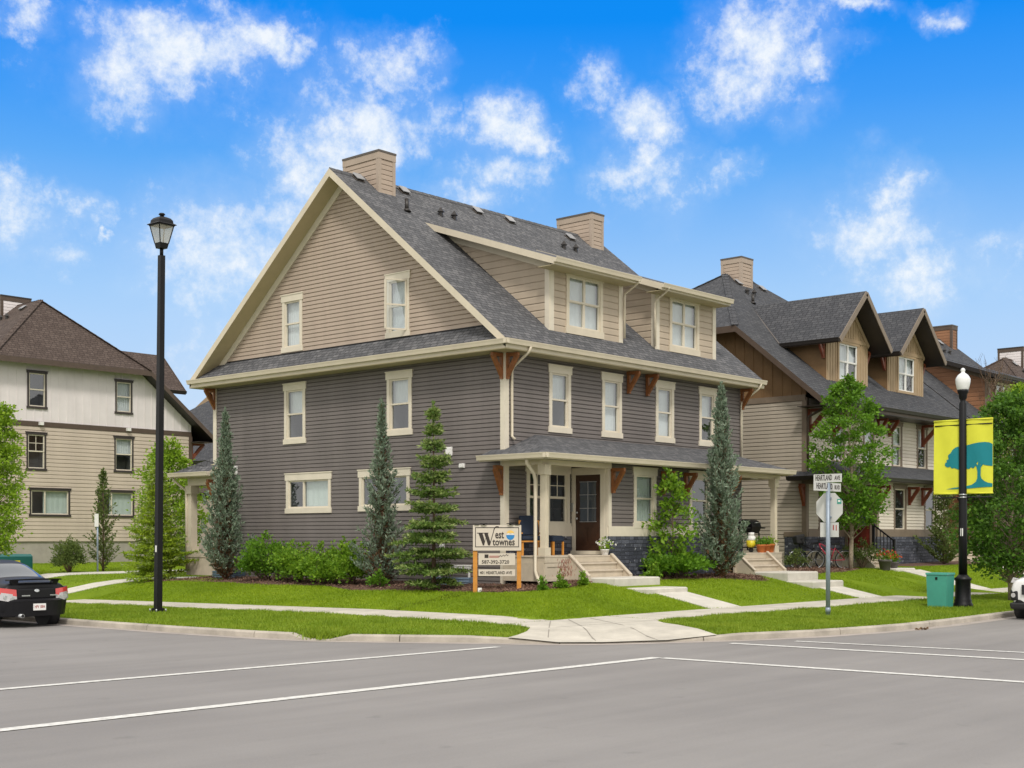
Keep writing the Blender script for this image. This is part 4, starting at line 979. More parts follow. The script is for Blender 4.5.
def main_extras():
    # porch on the far side of the gable end
    mb = MB(); y0 = DP
    mb.slab([(-.45,y0+1.9,4.2),(0.0,y0+.0,4.7),(5,y0+.0,4.86),(5,y0+1.9,4.2)], .16, 'grey_shingle', 'cream', 'soffit')
    mb.slab([(-.45,y0+1.9,4.2),(-.45,y0-.3,4.2),(0,y0-.3,4.5),(0.0,y0,4.7)], .16, 'grey_shingle', 'cream', 'soffit'); r = mb.build('porch_roof', MAIN)
    g = MB(); gutter(g, (-.45,y0+1.95,4.2), (-.45,y0-.3,4.2), 'cream'); gutter(g, (5,y0+1.9,4.2), (-.47,y0+1.9,4.2), 'cream'); g.build('gutter', r)
    for (p, q) in (((-.10,y0+.0,3.78),(.12,y0+1.42,4.06)),((.121,y0+1.2,3.782),(5,y0+1.42,4.058))): b = MB(); b.box(p, q, 'cream'); b.build('porch_beam', MAIN)
    c = MB(); c.box((-.12,y0+1.18,1.5), (.12,y0+1.42,3.78), 'cream'); c.box((-.17,y0+1.13,3.5), (.17,y0+1.47,3.775), 'cream'); c.box((-.16,y0+1.14,1.5), (.16,y0+1.46,1.72), 'cream'); c.build('porch_column', MAIN)
    d = MB(); d.box((-.12,y0+.02,1.35), (3,y0+1.5,1.53), 'deck_wood'); d.box((-.10,y0+.04,.75), (-.05,y0+1.45,1.36), 'deck_side'); d.box((-.1,y0+1.44,.75), (3,y0+1.49,1.36), 'deck_side'); d.build('porch_deck', MAIN)
    bracket(MAIN, (0, y0-.06, 3.95), (-1,0,0), .36, .8, 'cedar')
    # small wall fittings of the gable end
    for (y, z, w_, h_) in ((11.9,4.22,.26,.28),(2.05,4.42,.24,.24),(2.32,1.74,.16,.18),(-.0+1.55,4.0,.2,.12)):
        v = MB(); pbox(v, FX(0), y-w_/2, y+w_/2, z-h_/2, z+h_/2, .0, .06, 'white_plastic'); pbox(v, FX(0), y-w_*.36, y+w_*.36, z-h_*.36, z+h_*.34, .06, .10, 'white_plastic'); v.build('wall_vent', MAIN)
    v = MB(); pbox(v, FX(2.87), -.10, -.02, 2.75, 3.0, .0, .1, 'silver'); v.build('door_bell', MAIN)
    # porch light under the eave on the right
    v = MB(); v.lathe([(.12,0),(.14,.06),(.06,.12)], (11.2,-.9,3.93), 'white_plastic', 12); v.build('porch_light', MAIN)
    for yy in (1.85, 12.1):
        window(MAIN, FX(.0), yy-.6, yy+.6, .78, 1.22, 'one', 'white_paint', 'white_paint', None, head=.06, side=.06, sill=.06)
        wl = MB(); n = 10
        for i in range(n):
            a0, a1 = math.pi*i/n, math.pi*(i+1)/n
            p = [(-.02-.55*math.sin(a), yy-.75*math.cos(a)) for a in (a0, a1)]
            for k in range(5):
                z0 = .52+k*.08; wl.face([(*p[0],z0),(*p[1],z0),(p[1][0]-.015,p[1][1],z0+.04),(p[0][0]-.015,p[0][1],z0+.04)], 'well_blue'); wl.face([(p[0][0]-.015,p[0][1],z0+.04),(p[1][0]-.015,p[1][1],z0+.04),(*p[1],z0+.08),(*p[0],z0+.08)], 'well_blue')
        wl.build('window_well', MAIN)
    # opened casement in the gable
    s = MB(); hinge = Vector((-.06, 3.78, 8.0)); ang = R(62)
    d = Vector((-math.sin(ang), math.cos(ang), 0))*.60
    for (p, q) in (((0,0,0),(d.x,d.y,0)),((0,0,1.42),(d.x,d.y,1.42)),((0,0,0),(0,0,1.42)),((d.x,d.y,0),(d.x,d.y,1.42)),((0,0,.7),(d.x,d.y,.7))): s.beam(hinge+Vector(p), hinge+Vector(q), .045, .05, 'cream_light')
    cs = s.build('casement_sash', MAIN)
    g = MB(); g.face([hinge, hinge+d, hinge+d+Vector((0,0,1.42)), hinge+Vector((0,0,1.42))], 'window_glass'); g.build('pane', cs)
main_extras()

NEI, nei_roof = house(STYLE_B, 'townhouse', 'brown and beige townhouse with two pointed gable dormers next to the dark grey one', (16.15, 0, 0))
downspout(NEI, [(-.1,-1.05,6.8),(-.02,-.9,6.7),(-.02,-.12,6.35),(-.03,-.1,6.2),(-.03,-.1,4.5)], 'brown_trim', .05)
deck(NEI, STYLE_B, -.1, 2.86, .95, 2.35, -1); deck(NEI, STYLE_B, 9.02, 11.9, 9.4, 10.93, 1)
def railing(H, x, ya, za, yb_, zb):
    mb = MB(); m = 'black_metal'
    for (y, z) in ((ya, za), (yb_, zb)): mb.box((x-.045,y-.045,z), (x+.045,y+.045,z+1.0), m)
    mb.beam((x,ya,za+.95), (x,yb_,zb+.95), .05, .05, m); mb.beam((x,ya,za+.12), (x,yb_,zb+.12), .04, .04, m)
    for i in range(1, 6):
        f = i/6; y = ya+(yb_-ya)*f; z = za+(zb-za)*f; mb.box((x-.012,y-.012,z+.12), (x+.012,y+.012,z+.95), m)
    mb.build('railing', H)
railing(NEI, 2.33, -1.45, 1.53, -2.25, .95)

S3 = dict(STYLE_A); S3.update(shingle='dark_shingle', fascia='dark_gutter', gutter='dark_gutter', soffit='brown_trim', trim='taupe_trim', corner='taupe_trim', siding='beige_siding', siding_gable='rust_siding', upper='rust_siding', dormer_siding='rust_siding', band='taupe_trim', beam='taupe_trim', column='taupe_trim', wkw=dict(trim='taupe_trim', sash='cream_light'),
    chimneys=[(.83,1.47,'chimney_tan','tan_siding',5.84,7.42),(11.19,11.83,'rust_siding','brown_trim',5.84,7.42)], gable_windows=[])
house(S3, 'townhouse', 'rust-brown sided townhouse with a dark roof seen past the pointed dormers', (30.8, 0, -.4))
S4 = dict(STYLE_B); S4.update(shingle='brown_shingle', upper='white_batten', siding='beige_siding', siding_gable='beige_siding', frieze='brown_trim', trim='brown_trim', corner='brown_trim', chimneys=[(5.9,6.9,'white_batten','brown_trim',5.84,7.3)], cap='dark_gutter', wkw=dict(trim='brown_trim', sash='cream_light', head=.12, side=.10, sill=.12),
    dormer_siding='white_batten', dormer_side='white_batten', barge='brown_trim')
house(S4, 'townhouse', 'brown roofed house with a white chimney farthest along the street at the right edge', (46.0, 0, -.5))
S5 = dict(S4); S5.update(peak=2.5, ctop=13.40, chimneys=[(4.75,5.75,'white_batten','brown_trim',5.84,7.3)], sill=1.85, course=.175, wkw=dict(trim='dark_trim', sash='cream_light', head=.09, side=.07, sill=.10)); S5['gable_windows'] = [(6.6,7.65,4.78,6.55,{}),(6.6,7.65,4.78,6.55,{})]
def left_windows():
    def y_of(wx): return 11.48-wx      # world x along its gable end -> local y
    ws = []
    for (xa, xb, za, zb, kw) in ((2.9,3.83,4.98,6.66,dict(kind='grid',blind=None)),(7.25,8.26,5.05,6.72,dict(low=True)),(2.95,3.86,7.72,9.38,dict(kind='hung',blind=None)),(7.3,8.2,7.78,9.36,dict(kind='hung',blind='curtain')),
                                (3.05,5.0,2.95,4.2,dict(kind='slider',blind='blind',flip=True)),(6.4,8.3,2.95,4.2,dict(kind='slider',blind='blind',flip=True))):
        ws.append((y_of(xb), y_of(xa), za, zb, kw))
    return ws
S5['gable_windows'] = left_windows()
S5['vents'] = [(3.2,7.0,'low'),(3.6,7.6,'cap'),(4.2,7.6,'cap'),(4.6,8.4,'pipe')]
LEFT, _ = house(S5, 'townhouse', 'tan townhouse with white upper gable and brown hipped roof at the left', (11.48, 31, 0), R(90))
for wx in (3.55, 7.95):
    v = MB(); pbox(v, FX(0), 11.48-wx-.09, 11.48-wx+.09, 7.0, 7.14, .05, .2, 'white_plastic'); v.build('wall_light', LEFT)
S6 = dict(S4); S6.update(shingle='dark_shingle', upper='tan_batten', gable_windows=[], chimneys=[(5.9,6.9,'chimney_tan','tan_siding',5.84,7.3)])
house(S6, 'townhouse', 'grey roofed house glimpsed through the gap behind the tan and the dark grey townhouses', (31.5, 35, -.6), R(90))

# ---------------------------------------------------------------- concrete landings in the front walks
def landing(x0, x1, y0, y1, z, label, grp='concrete landings of the front walks'):
    mb = MB(); b = .03
    mb.hexa([(x0,y1,z-.5),(x1,y1,z-.5),(x1,y0,z-.5),(x0,y0,z-.5),(x0,y1,z-b),(x1,y1,z-b),(x1,y0,z-b),(x0,y0,z-b)], 'concrete_step')
    mb.hexa([(x0,y1,z-b),(x1,y1,z-b),(x1,y0,z-b),(x0,y0,z-b),(x0+b,y1+b,z),(x1-b,y1+b,z),(x1-b,y0-b,z),(x0+b,y0-b,z)], 'concrete_step')
    tag(mb.build('concrete_landing'), label, 'landing', grp)
landing(.95, 2.95, -2.14, -3.0, .955, 'upper concrete landing directly below the steps of the glazed brown door')
landing(1.1, 2.95, -3.0, -3.9, .70, 'lower concrete landing on the grass below the glazed brown door')
landing(9.1, 10.95, -2.14, -3.35, .955, 'upper concrete landing below the steps with the terracotta pots')
landing(9.0, 10.9, -3.35, -4.25, .70, 'lower concrete landing behind the back of the stop sign post')
landing(17.1, 18.6, -2.32, -3.0, .93, 'concrete landing below the black railing of the brown townhouse')

# ---------------------------------------------------------------- foliage
def leaves(C, axis, L, Wd):
    """rhombic leaves at C with long axis `axis`"""
    C = np.asarray(C); a = np.asarray(axis, float); a /= np.linalg.norm(a, axis=1, keepdims=True)+1e-9
    r = RNG.normal(size=a.shape); b = np.cross(a, r); b /= np.linalg.norm(b, axis=1, keepdims=True)+1e-9
    nrm = np.cross(a, b)
    L = np.asarray(L).reshape(-1, 1); Wd = np.asarray(Wd).reshape(-1, 1)
    q = np.stack([C, C+a*L*.45+b*Wd*.5+nrm*L*.06, C+a*L, C+a*L*.45-b*Wd*.5+nrm*L*.06], 1)
    return q.reshape(-1, 3)
def tree_base(x, y): return (x, y, gz(x, y)-.03)
def broadleaf(name, label, x, y, H, trunk, prof, leaf, bark, nclump=90, per=110, size=.10, spread=.30, tr=.07, group=None, cat='tree', lean=0.0, seed=1):
    rng = np.random.default_rng(seed); rnd = random.Random(seed)
    T = thing(name, label, cat, tree_base(x, y), 0, group)
    mb = MB(); top = H*.93
    ph = rnd.random()*6
    def spine(z): return Vector((math.sin(z*.9+ph)*.05*z/2+lean*z, math.cos(z*.8+ph)*.05*z/2, z))
    n = 9; mb.tube([spine(top*i/n) for i in range(n+1)], [tr*(1-.93*(i/n)**.8)+.004 for i in range(n+1)], bark, 8)
    C = []; A = []
    ga = 2.39996
    for i in range(nclump):
        tt = (i+.5)/nclump; z = trunk + (H-trunk)*tt
        az = i*ga + rnd.uniform(-.4, .4); rr = prof(tt)*math.sqrt(rnd.uniform(.08, 1.0))*rnd.uniform(.85, 1.12)
        c = spine(z)+Vector((rr*math.cos(az), rr*math.sin(az), rnd.uniform(-.12, .12)))
        zs = max(trunk*.55, z-rr*rnd.uniform(.7, 1.25)-.1); p0 = spine(min(zs, top*.97)); mid = p0.lerp(c, .5)+Vector((0,0,-.06))
        if rr > .15: mb.tube([p0, mid, c], [max(.006, tr*.30*(1-tt)+.006), .007, .003], bark, 4, False)
        m = int(per*rnd.uniform(.6, 1.3)); s = spread*rnd.uniform(.7, 1.25)*(1-.35*tt)
        pts = rng.normal(size=(m, 3))*np.array([s, s, s*.62])*.62 + np.array(c)
        out = np.array([math.cos(az), math.sin(az), .35])
        C.append(pts); A.append(rng.normal(size=(m, 3))*.75 + out*.6 + (pts-np.array(c))/s*.5)
    mb.build('trunk', T)
    C = np.concatenate(C); A = np.concatenate(A); k = len(C); L = size*rng.uniform(.65, 1.25, k)
    npmesh('crown', leaves(C, A, L, L*.62), 4, leaf, T)
    return T
def conifer(name, label, x, y, H, prof, needle, bark, nb=220, elev=lambda t: .9, nl=.13, nw=.035, step=.07, per=5, twig=0.0, inner=None, low=.06, tr=.07, cat='evergreen tree', tips=None, seed=1, group=None, droop=0.0, layers=0):
    rng = np.random.default_rng(seed); rnd = random.Random(seed)
    T = thing(name, label, cat, tree_base(x, y), 0, group)
    mb = MB(); mb.tube([(0,0,0),(.02,0,H*.4),(0,.01,H*.97)], [tr, tr*.6, .008], bark, 8)
    C = []; A = []; IC = []; IA = []; TC = []; TA = []
    for i in range(nb):
        t = low + (1-low)*((i+rnd.random())/nb)**.92
        if layers: t = (math.floor(t*layers)+ .5+rnd.uniform(-.3, .3))/layers; t = min(max(t, low), .985)
        az = i*2.39996+rnd.uniform(-.5, .5); L = prof(t)*rnd.uniform(.55, 1.18)*(.86+.22*math.sin(3*az+9*t+seed)+.14*math.sin(17*t+2*az)); e = elev(t)+rnd.uniform(-.15, .15)
        d = Vector((math.cos(az)*math.cos(e), math.sin(az)*math.cos(e), math.sin(e)))
        hl = L/max(.25, math.cos(e)); z0 = max(.05, t*H-hl*math.sin(e)*.75)
        n = max(3, int(hl/step)); side = Vector((-math.sin(az), math.cos(az), 0))
        pts = []
        for k in range(n+1):
            s = hl*k/n; q = Vector((0,0,z0))+d*s+Vector((0,0,-droop*(s*s)+ (0.10*max(0, s-hl*.7) if droop else 0))); pts.append(q)
            if k == 0: continue
            fr = k/n
            def emit(q, dirv, m):
                for _ in range(m):
                    v = dirv*.9+Vector((rnd.gauss(0,.55), rnd.gauss(0,.55), rnd.gauss(0,.45)+.1))
                    if inner and fr < .55 and rnd.random() < .75*(1-t*.6): IC.append(q); IA.append(v)
                    elif tips and fr > .8 and rnd.random() < .7: TC.append(q); TA.append(v)
                    else: C.append(q); A.append(v)
            if fr > .12: emit(q, d, per)
            if twig and fr > .2:
                tl = twig*(1.15-fr)*L+.05; m = max(1, int(tl/(step*1.0)))
                for sg in (-1, 1):
                    for j in range(1, m+1):
                        qq = q + (side*sg*.85+d*.5)*(tl*j/m)+Vector((0,0,-.15*droop*tl*j/m)); emit(qq, side*sg*.6+d*.6, max(2, per-1))
        if n > 3: mb.tube([pts[0], pts[len(pts)//2], pts[-1]], [.012, .008, .003], bark, 3, False)
    # leader
    for k in range(60):
        z = H*(.90+.13*k/60); C.append((0,0,z)); A.append((rnd.gauss(0,.3), rnd.gauss(0,.3), .8))
    mb.build('trunk', T)
    def mk(nm, c, a, mt):
        if not c: return
        c = np.array([tuple(v) for v in c]); a = np.array([tuple(v) for v in a]); k = len(c); L = nl*rng.uniform(.7, 1.3, k)
        npmesh(nm, leaves(c, a, L, nw*rng.uniform(.8, 1.3, k)), 4, mt, T)
    mk('crown', C, A, needle); mk('dry_needles', IC, IA, inner or needle); mk('young_tips', TC, TA, tips or needle)
    return T
def shrub(name, label, x, y, blobs, leaf, per=900, size=.085, cat='shrub', group=None, seed=1, shoots=14, bark='bark'):
    rng = np.random.default_rng(seed); rnd = random.Random(seed)
    T = thing(name, label, cat, tree_base(x, y), 0, group); C = []; A = []; mb = MB()
    for (bx, by, bz, r, rz) in blobs:
        nsub = 16
        for i in range(nsub):
            v = rng.normal(size=3); v /= np.linalg.norm(v); v[2] = abs(v[2])*1.0-.25
            c = np.array([bx, by, bz]) + v*np.array([r, r, rz])*rnd.uniform(.45, .95); m = per//nsub
            p = c + rng.normal(size=(m, 3))*np.array([r, r, rz])*.20
            p[:, 2] = np.maximum(p[:, 2], .02)
            C.append(p); A.append(rng.normal(size=(m, 3))*.7 + (p-np.array([bx, by, bz*.3]))*1.2/r)
            mb.tube([(bx*.3, by*.3, 0), tuple((np.array([bx*.7, by*.7, bz*.5])+c)/2), tuple(c)], [.014, .009, .004], bark, 4, False)
    for i in range(shoots):
        bx, by, bz, r, rz = rnd.choice(blobs); az = rnd.uniform(0, 6.28); q = np.array([bx+r*.7*math.cos(az)*rnd.random(), by+r*.7*math.sin(az)*rnd.random(), bz+rz*.75])
        h = rnd.uniform(.12, .32); m = 26; k = rng.uniform(0, 1, m)
        C.append(q + np.stack([rng.normal(size=m)*.035, rng.normal(size=m)*.035, k*h], 1)); A.append(rng.normal(size=(m, 3))*.6+np.array([0,0,.6]))
        mb.tube([tuple(q-np.array([0,0,.2])), tuple(q+np.array([0,0,h]))], [.006, .003], bark, 4, False)
    mb.build('stem', T); C = np.concatenate(C); A = np.concatenate(A); k = len(C); L = size*rng.uniform(.6, 1.3, k)
    npmesh('foliage', leaves(C, A, L, L*.65), 4, leaf, T); return T

colp = lambda R_, p=1.0: (lambda t: R_*(min(1, (t+.12)/.22))*(1-t)**p + .05)
conifer('columnar_spruce', 'blue-green columnar spruce at the far back corner of the dark grey gable end', -1.15, 10.9, 5.3, lambda t: .98*min(1, .55+t*2.2)*(1-t)**1.1+.03, 'needle_blue', 'red_bark', 416, lambda t: .85+.35*t, .125, .042, .08, 5, 0, 'needle_brown', .05, .06, seed=3)
conifer('columnar_spruce', 'slim blue-green spruce between the hedge and the layered spruce, crossing the lower right gable window', -1.2, 3.55, 5.1, lambda t: .98*min(1, .75+t*1.6)*(1-t)**1.25+.03, 'needle_blue', 'red_bark', 344, lambda t: .7+.45*t, .12, .04, .08, 5, 0, 'needle_brown', .05, .06, seed=4)
conifer('columnar_spruce', 'tall blue-green spruce in front of the porch roof between the door and the grill', 6.6, -2.6, 5.6, lambda t: .92*min(1, .6+t*1.6)*(1-t)**.95+.03, 'needle_blue', 'red_bark', 448, lambda t: .85+.4*t, .125, .042, .08, 5, 0, 'needle_brown', .04, .06, seed=5)
conifer('spruce', 'green spruce with flat layered branches left of the sale sign', -1.75, .95, 4.85, lambda t: (1.25*(1-t)**1.05)*min(1, .72+t*1.2)+.05, 'needle_green', 'bark', 205, lambda t: .06+.55*t*t, .12, .040, .075, 4, .40, None, .03, .07, tips='needle_tip', seed=6, droop=.13, layers=12)
conifer('young_spruce', 'yellow-green bushy spruce behind the tall black lamp post', -1.3, 14.5, 3.8, lambda t: (1.30*(1-t)**.85)*min(1, .6+t*1.6)+.05, 'needle_lime', 'bark', 190, lambda t: .12+.5*t*t, .12, .042, .085, 4, .38, None, .03, .06, tips='needle_tip', seed=7, droop=.06, layers=16)
broadleaf('broadleaf_tree', 'lime-green young broadleaf tree against the tan house behind the black lamp post', 1.5, 17.9, 4.85, .8, lambda t: 1.2*math.sin(math.pi*min(1, (t*.86+.12)))**.8+.05, 'leaf_lime', 'bark', 105, 110, .115, .32, .06, seed=8)
broadleaf('broadleaf_tree', 'bright green tree cut by the left edge of the photo', -4.15, 19.8, 6.4, 1.6, lambda t: .76*math.sin(math.pi*min(1, (t*.82+.16)))**.8+.04, 'leaf_lime', 'bark', 105, 110, .115, .32, .06, seed=9)
conifer('young_spruce', 'thin half-bare sapling between the round bush and the lime-green tree', 1.6, 22.6, 3.9, lambda t: .85*(1-t)**.9*min(1, .75+t)+.05, 'leaf_olive', 'bark', 170, lambda t: .75, .12, .05, .10, 3, 0, None, .12, .05, seed=10)
shrub('round_bush', 'small round olive bush on the lawn behind the black car', .05, 22.4, [(0,0,.82,.68,.48),(.1,.1,.5,.55,.4),(-.2,-.1,.45,.5,.35)], 'leaf_olive', 1700, .08, seed=11, shoots=2)
shrub('broad_shrub', 'tall dark green end bush of the hedge beside the columnar spruce', -1.05, 8.85, [(0,0,.85,.72,.60),(-.25,.35,.45,.55,.4),(0,-.5,.42,.55,.4)], 'leaf_mid', 2000, .095, group='bushes of the hedge below the gable end windows', seed=12)
shrub('broad_shrub', 'yellow-green middle bush of the hedge below the wide gable window', -1.15, 7.2, [(0,.2,.62,.72,.54),(-.3,-.25,.4,.55,.4)], 'leaf_shrub', 2200, .09, group='bushes of the hedge below the gable end windows', seed=13)
shrub('broad_shrub', 'low bright green bush of the hedge right of its middle, below the siding', -1.2, 5.9, [(0,.1,.58,.68,.52),(-.3,-.2,.36,.5,.36)], 'leaf_shrub', 2200, .09, group='bushes of the hedge below the gable end windows', seed=14)
shrub('broad_shrub', 'bright green end bush of the hedge beside the slim spruce', -1.15, 4.75, [(0,.1,.66,.62,.56),(-.3,-.1,.4,.5,.38)], 'leaf_shrub', 2200, .09, group='bushes of the hedge below the gable end windows', seed=15)
broadleaf('young_tree', 'leafy young mountain ash in front of the stone base left of the tall blue-green spruce', 4.95, -2.0, 3.05, .2, lambda t: .84*(1-t)**.75*min(1, .7+t)+.08, 'leaf_shrub', 'bark', 44, 46, .13, .24, .03, seed=16)
shrub('broad_shrub', 'spreading light green bush at the foot of the young mountain ash', 4.9, -2.1, [(0,0,.45,.75,.36),(.75,-.1,.38,.55,.3),(-.5,.1,.36,.5,.3)], 'leaf_mid', 1700, .11, seed=17, shoots=6)
broadleaf('street_tree', 'green broadleaf tree with a pale trunk behind the stop sign', 15.4, -2.15, 6.55, 1.6, lambda t: 1.38*math.sin(math.pi*min(1, (t*.88+.10)))**.75+.05, 'leaf_mid', 'pale_bark', 115, 105, .125, .27, .085, seed=18)
conifer('dark_bush', 'dark bushy evergreen in front of the brown townhouse left of the banner lamp', 22.6, -2.3, 3.3, lambda t: .85*(1-t)**.7+.1, 'leaf_olive', 'bark', 120, lambda t: .7, .12, .05, .10, 3, .2, None, .03, .06, cat='bush', seed=19)
broadleaf('street_tree', 'dark green street tree behind the white car at the right edge', 12.1, -9.0, 6.0, .95, lambda t: 1.6*math.sin(math.pi*min(1, (t*.84+.14)))**.7+.05, 'leaf_deep', 'pale_bark', 190, 120, .125, .32, .10, seed=20)
broadleaf('street_tree', 'yellow-green tree rising behind the yellow banner at the right', 30.6, -2.3, 7.6, 1.3, lambda t: 1.6*math.sin(math.pi*min(1, (t*.86+.12)))**.8+.05, 'leaf_lime', 'bark', 85, 80, .15, .40, .10, seed=21)
def bare_tree(x, y, H, seed):
    T = thing('bare_tree', 'thin leafless tree top against the rust-brown house', 'tree', tree_base(x, y)); rnd = random.Random(seed); mb = MB(); cr = MB()
    mb.tube([(0,0,0),(.05,0,H*.5),(.05,.05,H*.8)], [.07,.05,.02], 'bark', 6)
    for i in range(34):
        z = H*rnd.uniform(.62, .8); az = rnd.uniform(0, 6.28); l = rnd.uniform(.6, 1.5); p = Vector((.05,.02,z)); q = p+Vector((math.cos(az)*l*.55, math.sin(az)*l*.55, l)); cr.tube([p, p.lerp(q,.5)+Vector((math.cos(az)*.15, math.sin(az)*.15, 0)), q], [.02,.012,.005], 'bark', 4, False)
        for k in range(3):
            f = rnd.uniform(.4,.9); a = p.lerp(q, f); az2 = rnd.uniform(0,6.28); cr.tube([a, a+Vector((math.cos(az2)*.25, math.sin(az2)*.25, .4))], [.008,.004], 'bark', 3, False)
    mb.build('trunk', T); cr.build('branches', T)
bare_tree(28.4, -1.9, 9.3, 5)
for (x, y, nm, lb, lf, R_, sd) in ((-.35,-2.3,'flower_clump','small clump of green leaves and pink plumes in front of the porch skirting','leaf_shrub',.15,31),(.35,-2.45,'leafy_plant','low green plant on the lawn edge left of the front steps','leaf_shrub',.11,32),(-1.0,-2.2,'leafy_plant','low green plant beside the foot of the downspout','leaf_mid',.10,33),(3.6,-2.3,'leafy_plant','spiky green plant right of the front steps by the stone base','leaf_shrub',.22,34),
        (14.0,-.85,'ornamental_grass','tuft of olive ornamental grass at the stone corner of the brown townhouse','leaf_olive',.4,35),(16.5,-2.0,'broad_shrub','olive bush right of the pale tree trunk below the red door','leaf_olive',.62,36),(-1.7,3.2,'leafy_plant','low green plant at the mulch edge below the layered spruce','leaf_mid',.25,38)):
    T = shrub(nm, lb, x, y, [(0,0,R_*.8,R_,R_*.75)], lf, 650 if R_ < .5 else 1400, .075, cat='plant', seed=sd, shoots=4)
    if nm == 'flower_clump':
        k = 170; rng = np.random.default_rng(5); p = np.stack([.10+rng.normal(size=k)*.11, -.05+rng.normal(size=k)*.1, .30+rng.random(k)*.45], 1)
        npmesh('foliage', leaves(p, np.stack([rng.normal(size=k)*.25, rng.normal(size=k)*.25, np.ones(k)], 1), np.full(k, .1), np.full(k, .018)), 4, 'bloom_pink', T)

# ---------------------------------------------------------------- street furniture
def lantern_lamp():
    x, y = -7.95, 4.33; z = gz(x, y)
    T = thing('street_lamp', 'tall black square lamp post with a four-sided lantern in the grass strip', 'street lamp', (x, y, z))
    T.rotation_euler = (R(.40), R(.40), 0)
    H = 9.66; m = 'black_metal'
    mb = MB(); mb.hexa([(-.075,-.075,.02),(.075,-.075,.02),(.075,.075,.02),(-.075,.075,.02),(-.065,-.065,H-.85),(.065,-.065,H-.85),(.065,.065,H-.85),(-.065,.065,H-.85)], m)
    mb.tube([(0,0,H-.86),(0,0,H-.66)], .045, m, 10); mb.build('pole', T)
    b = MB(); b.box((-.17,-.17,.0), (.17,.17,.035), m); b.box((-.11,-.11,.035), (.11,.11,.12), m)
    for i in (-1, 1):
        for j in (-1, 1): b.lathe([(.022,0),(.022,.06),(.012,.075)], (i*.135,j*.135,.03), 'silver', 6)
    b.box((-.26,-.26,-.12), (.26,.26,.005), 'concrete_step'); b.build('base_plate', T)
    h = MB(); z0 = H-.68
    h.hexa([(-.10,-.10,z0),(.10,-.10,z0),(.10,.10,z0),(-.10,.10,z0),(-.125,-.125,z0+.13),(.125,-.125,z0+.13),(.125,.125,z0+.13),(-.125,.125,z0+.13)], m)
    zt = z0+.55
    for i in (-1, 1):
        for j in (-1, 1): h.beam((i*.12,j*.12,z0+.13), (i*.205,j*.205,zt), .022, .022, m)
    for (a, c) in ((zt, .225),): h.box((-c,-c,zt), (c,c,zt+.03), m)
    hd = h.build('lantern', T)
    g = MB()
    for (i, j) in ((1,0),(-1,0),(0,1),(0,-1)):
        if i: P = [(i*.118,-.118,z0+.13),(i*.118,.118,z0+.13),(i*.2,.2,zt),(i*.2,-.2,zt)]
        else: P = [(-.118,j*.118,z0+.13),(.118,j*.118,z0+.13),(.2,j*.2,zt),(-.2,j*.2,zt)]
        g.face(P, 'lantern_glass')
    g.build('pane', hd)
    c = MB(); pr = [(.262,zt+.028),(.25,zt+.045),(.20,zt+.075),(.192,zt+.14),(.15,zt+.195),(.09,zt+.225),(.05,zt+.24)]
    for k in range(len(pr)-1):
        (r0, a), (r1, b_) = pr[k], pr[k+1]
        P = [[(s*r_, t_*r_, zz) for (s, t_) in ((-1,-1),(1,-1),(1,1),(-1,1))] for (r_, zz) in ((r0, a), (r1, b_))]
        for q in range(4): c.face([P[0][q], P[0][(q+1)%4], P[1][(q+1)%4], P[1][q]], m)
    c.lathe([(.05,zt+.24),(.05,zt+.265),(.085,zt+.285),(.06,zt+.32)], (0,0,0), m, 12); c.build('lantern_roof', hd)
    lb = MB(); lb.box((-.078,-.03,1.50), (-.070,.03,1.66), 'white_plastic'); lb.build('number_plate', T)
lantern_lamp()
LX, LY = 7.59, -9.47; LZ = gz(LX, LY)
def acorn_lamp():
    T = thing('street_lamp', 'round black lamp post with a flared foot and a white acorn globe', 'street lamp', (LX, LY, LZ)); m = 'black_metal'
    b = MB(); b.lathe([(.27,0),(.28,.02),(.28,.10),(.245,.14),(.25,.2),(.225,.24),(.215,.72),(.245,.76),(.245,.80),(.17,.85),(.13,.90)], (0,0,0), m, 16); b.build('base', T)
    p = MB(); p.lathe([(.125,.88),(.12,2.2),(.118,2.22),(.108,5.55),(.075,5.62),(.075,5.66),(.11,5.70),(.12,5.80),(.155,5.88),(.165,5.93)], (0,0,0), m, 16)
    for zz in (2.985, 3.06): p.lathe([(.115,zz),(.118,zz+.02),(.115,zz+.035)], (0,0,0), 'silver', 16)
    p.build('pole', T)
    T.scale = (.9, .9, .97)
    g = MB(); g.lathe([(.15,5.92),(.17,5.96),(.205,6.10),(.215,6.22),(.19,6.27),(.15,6.33),(.10,6.37),(.06,6.39),(.055,6.43),(.07,6.47),(.05,6.51),(.015,6.53)], (0,0,0), 'globe', 20); g.build('globe', T)
    k = MB(); k.box((-.118,-.05,1.95), (-.108,.03,2.16), 'white_plastic'); k.build('number_plate', T)
    for zz in (3.0, 4.98): a = MB(); a.tube([(0,-.88,zz),(0,.86,zz)], .016, m, 6); a.build('banner_arm', T)
acorn_lamp()
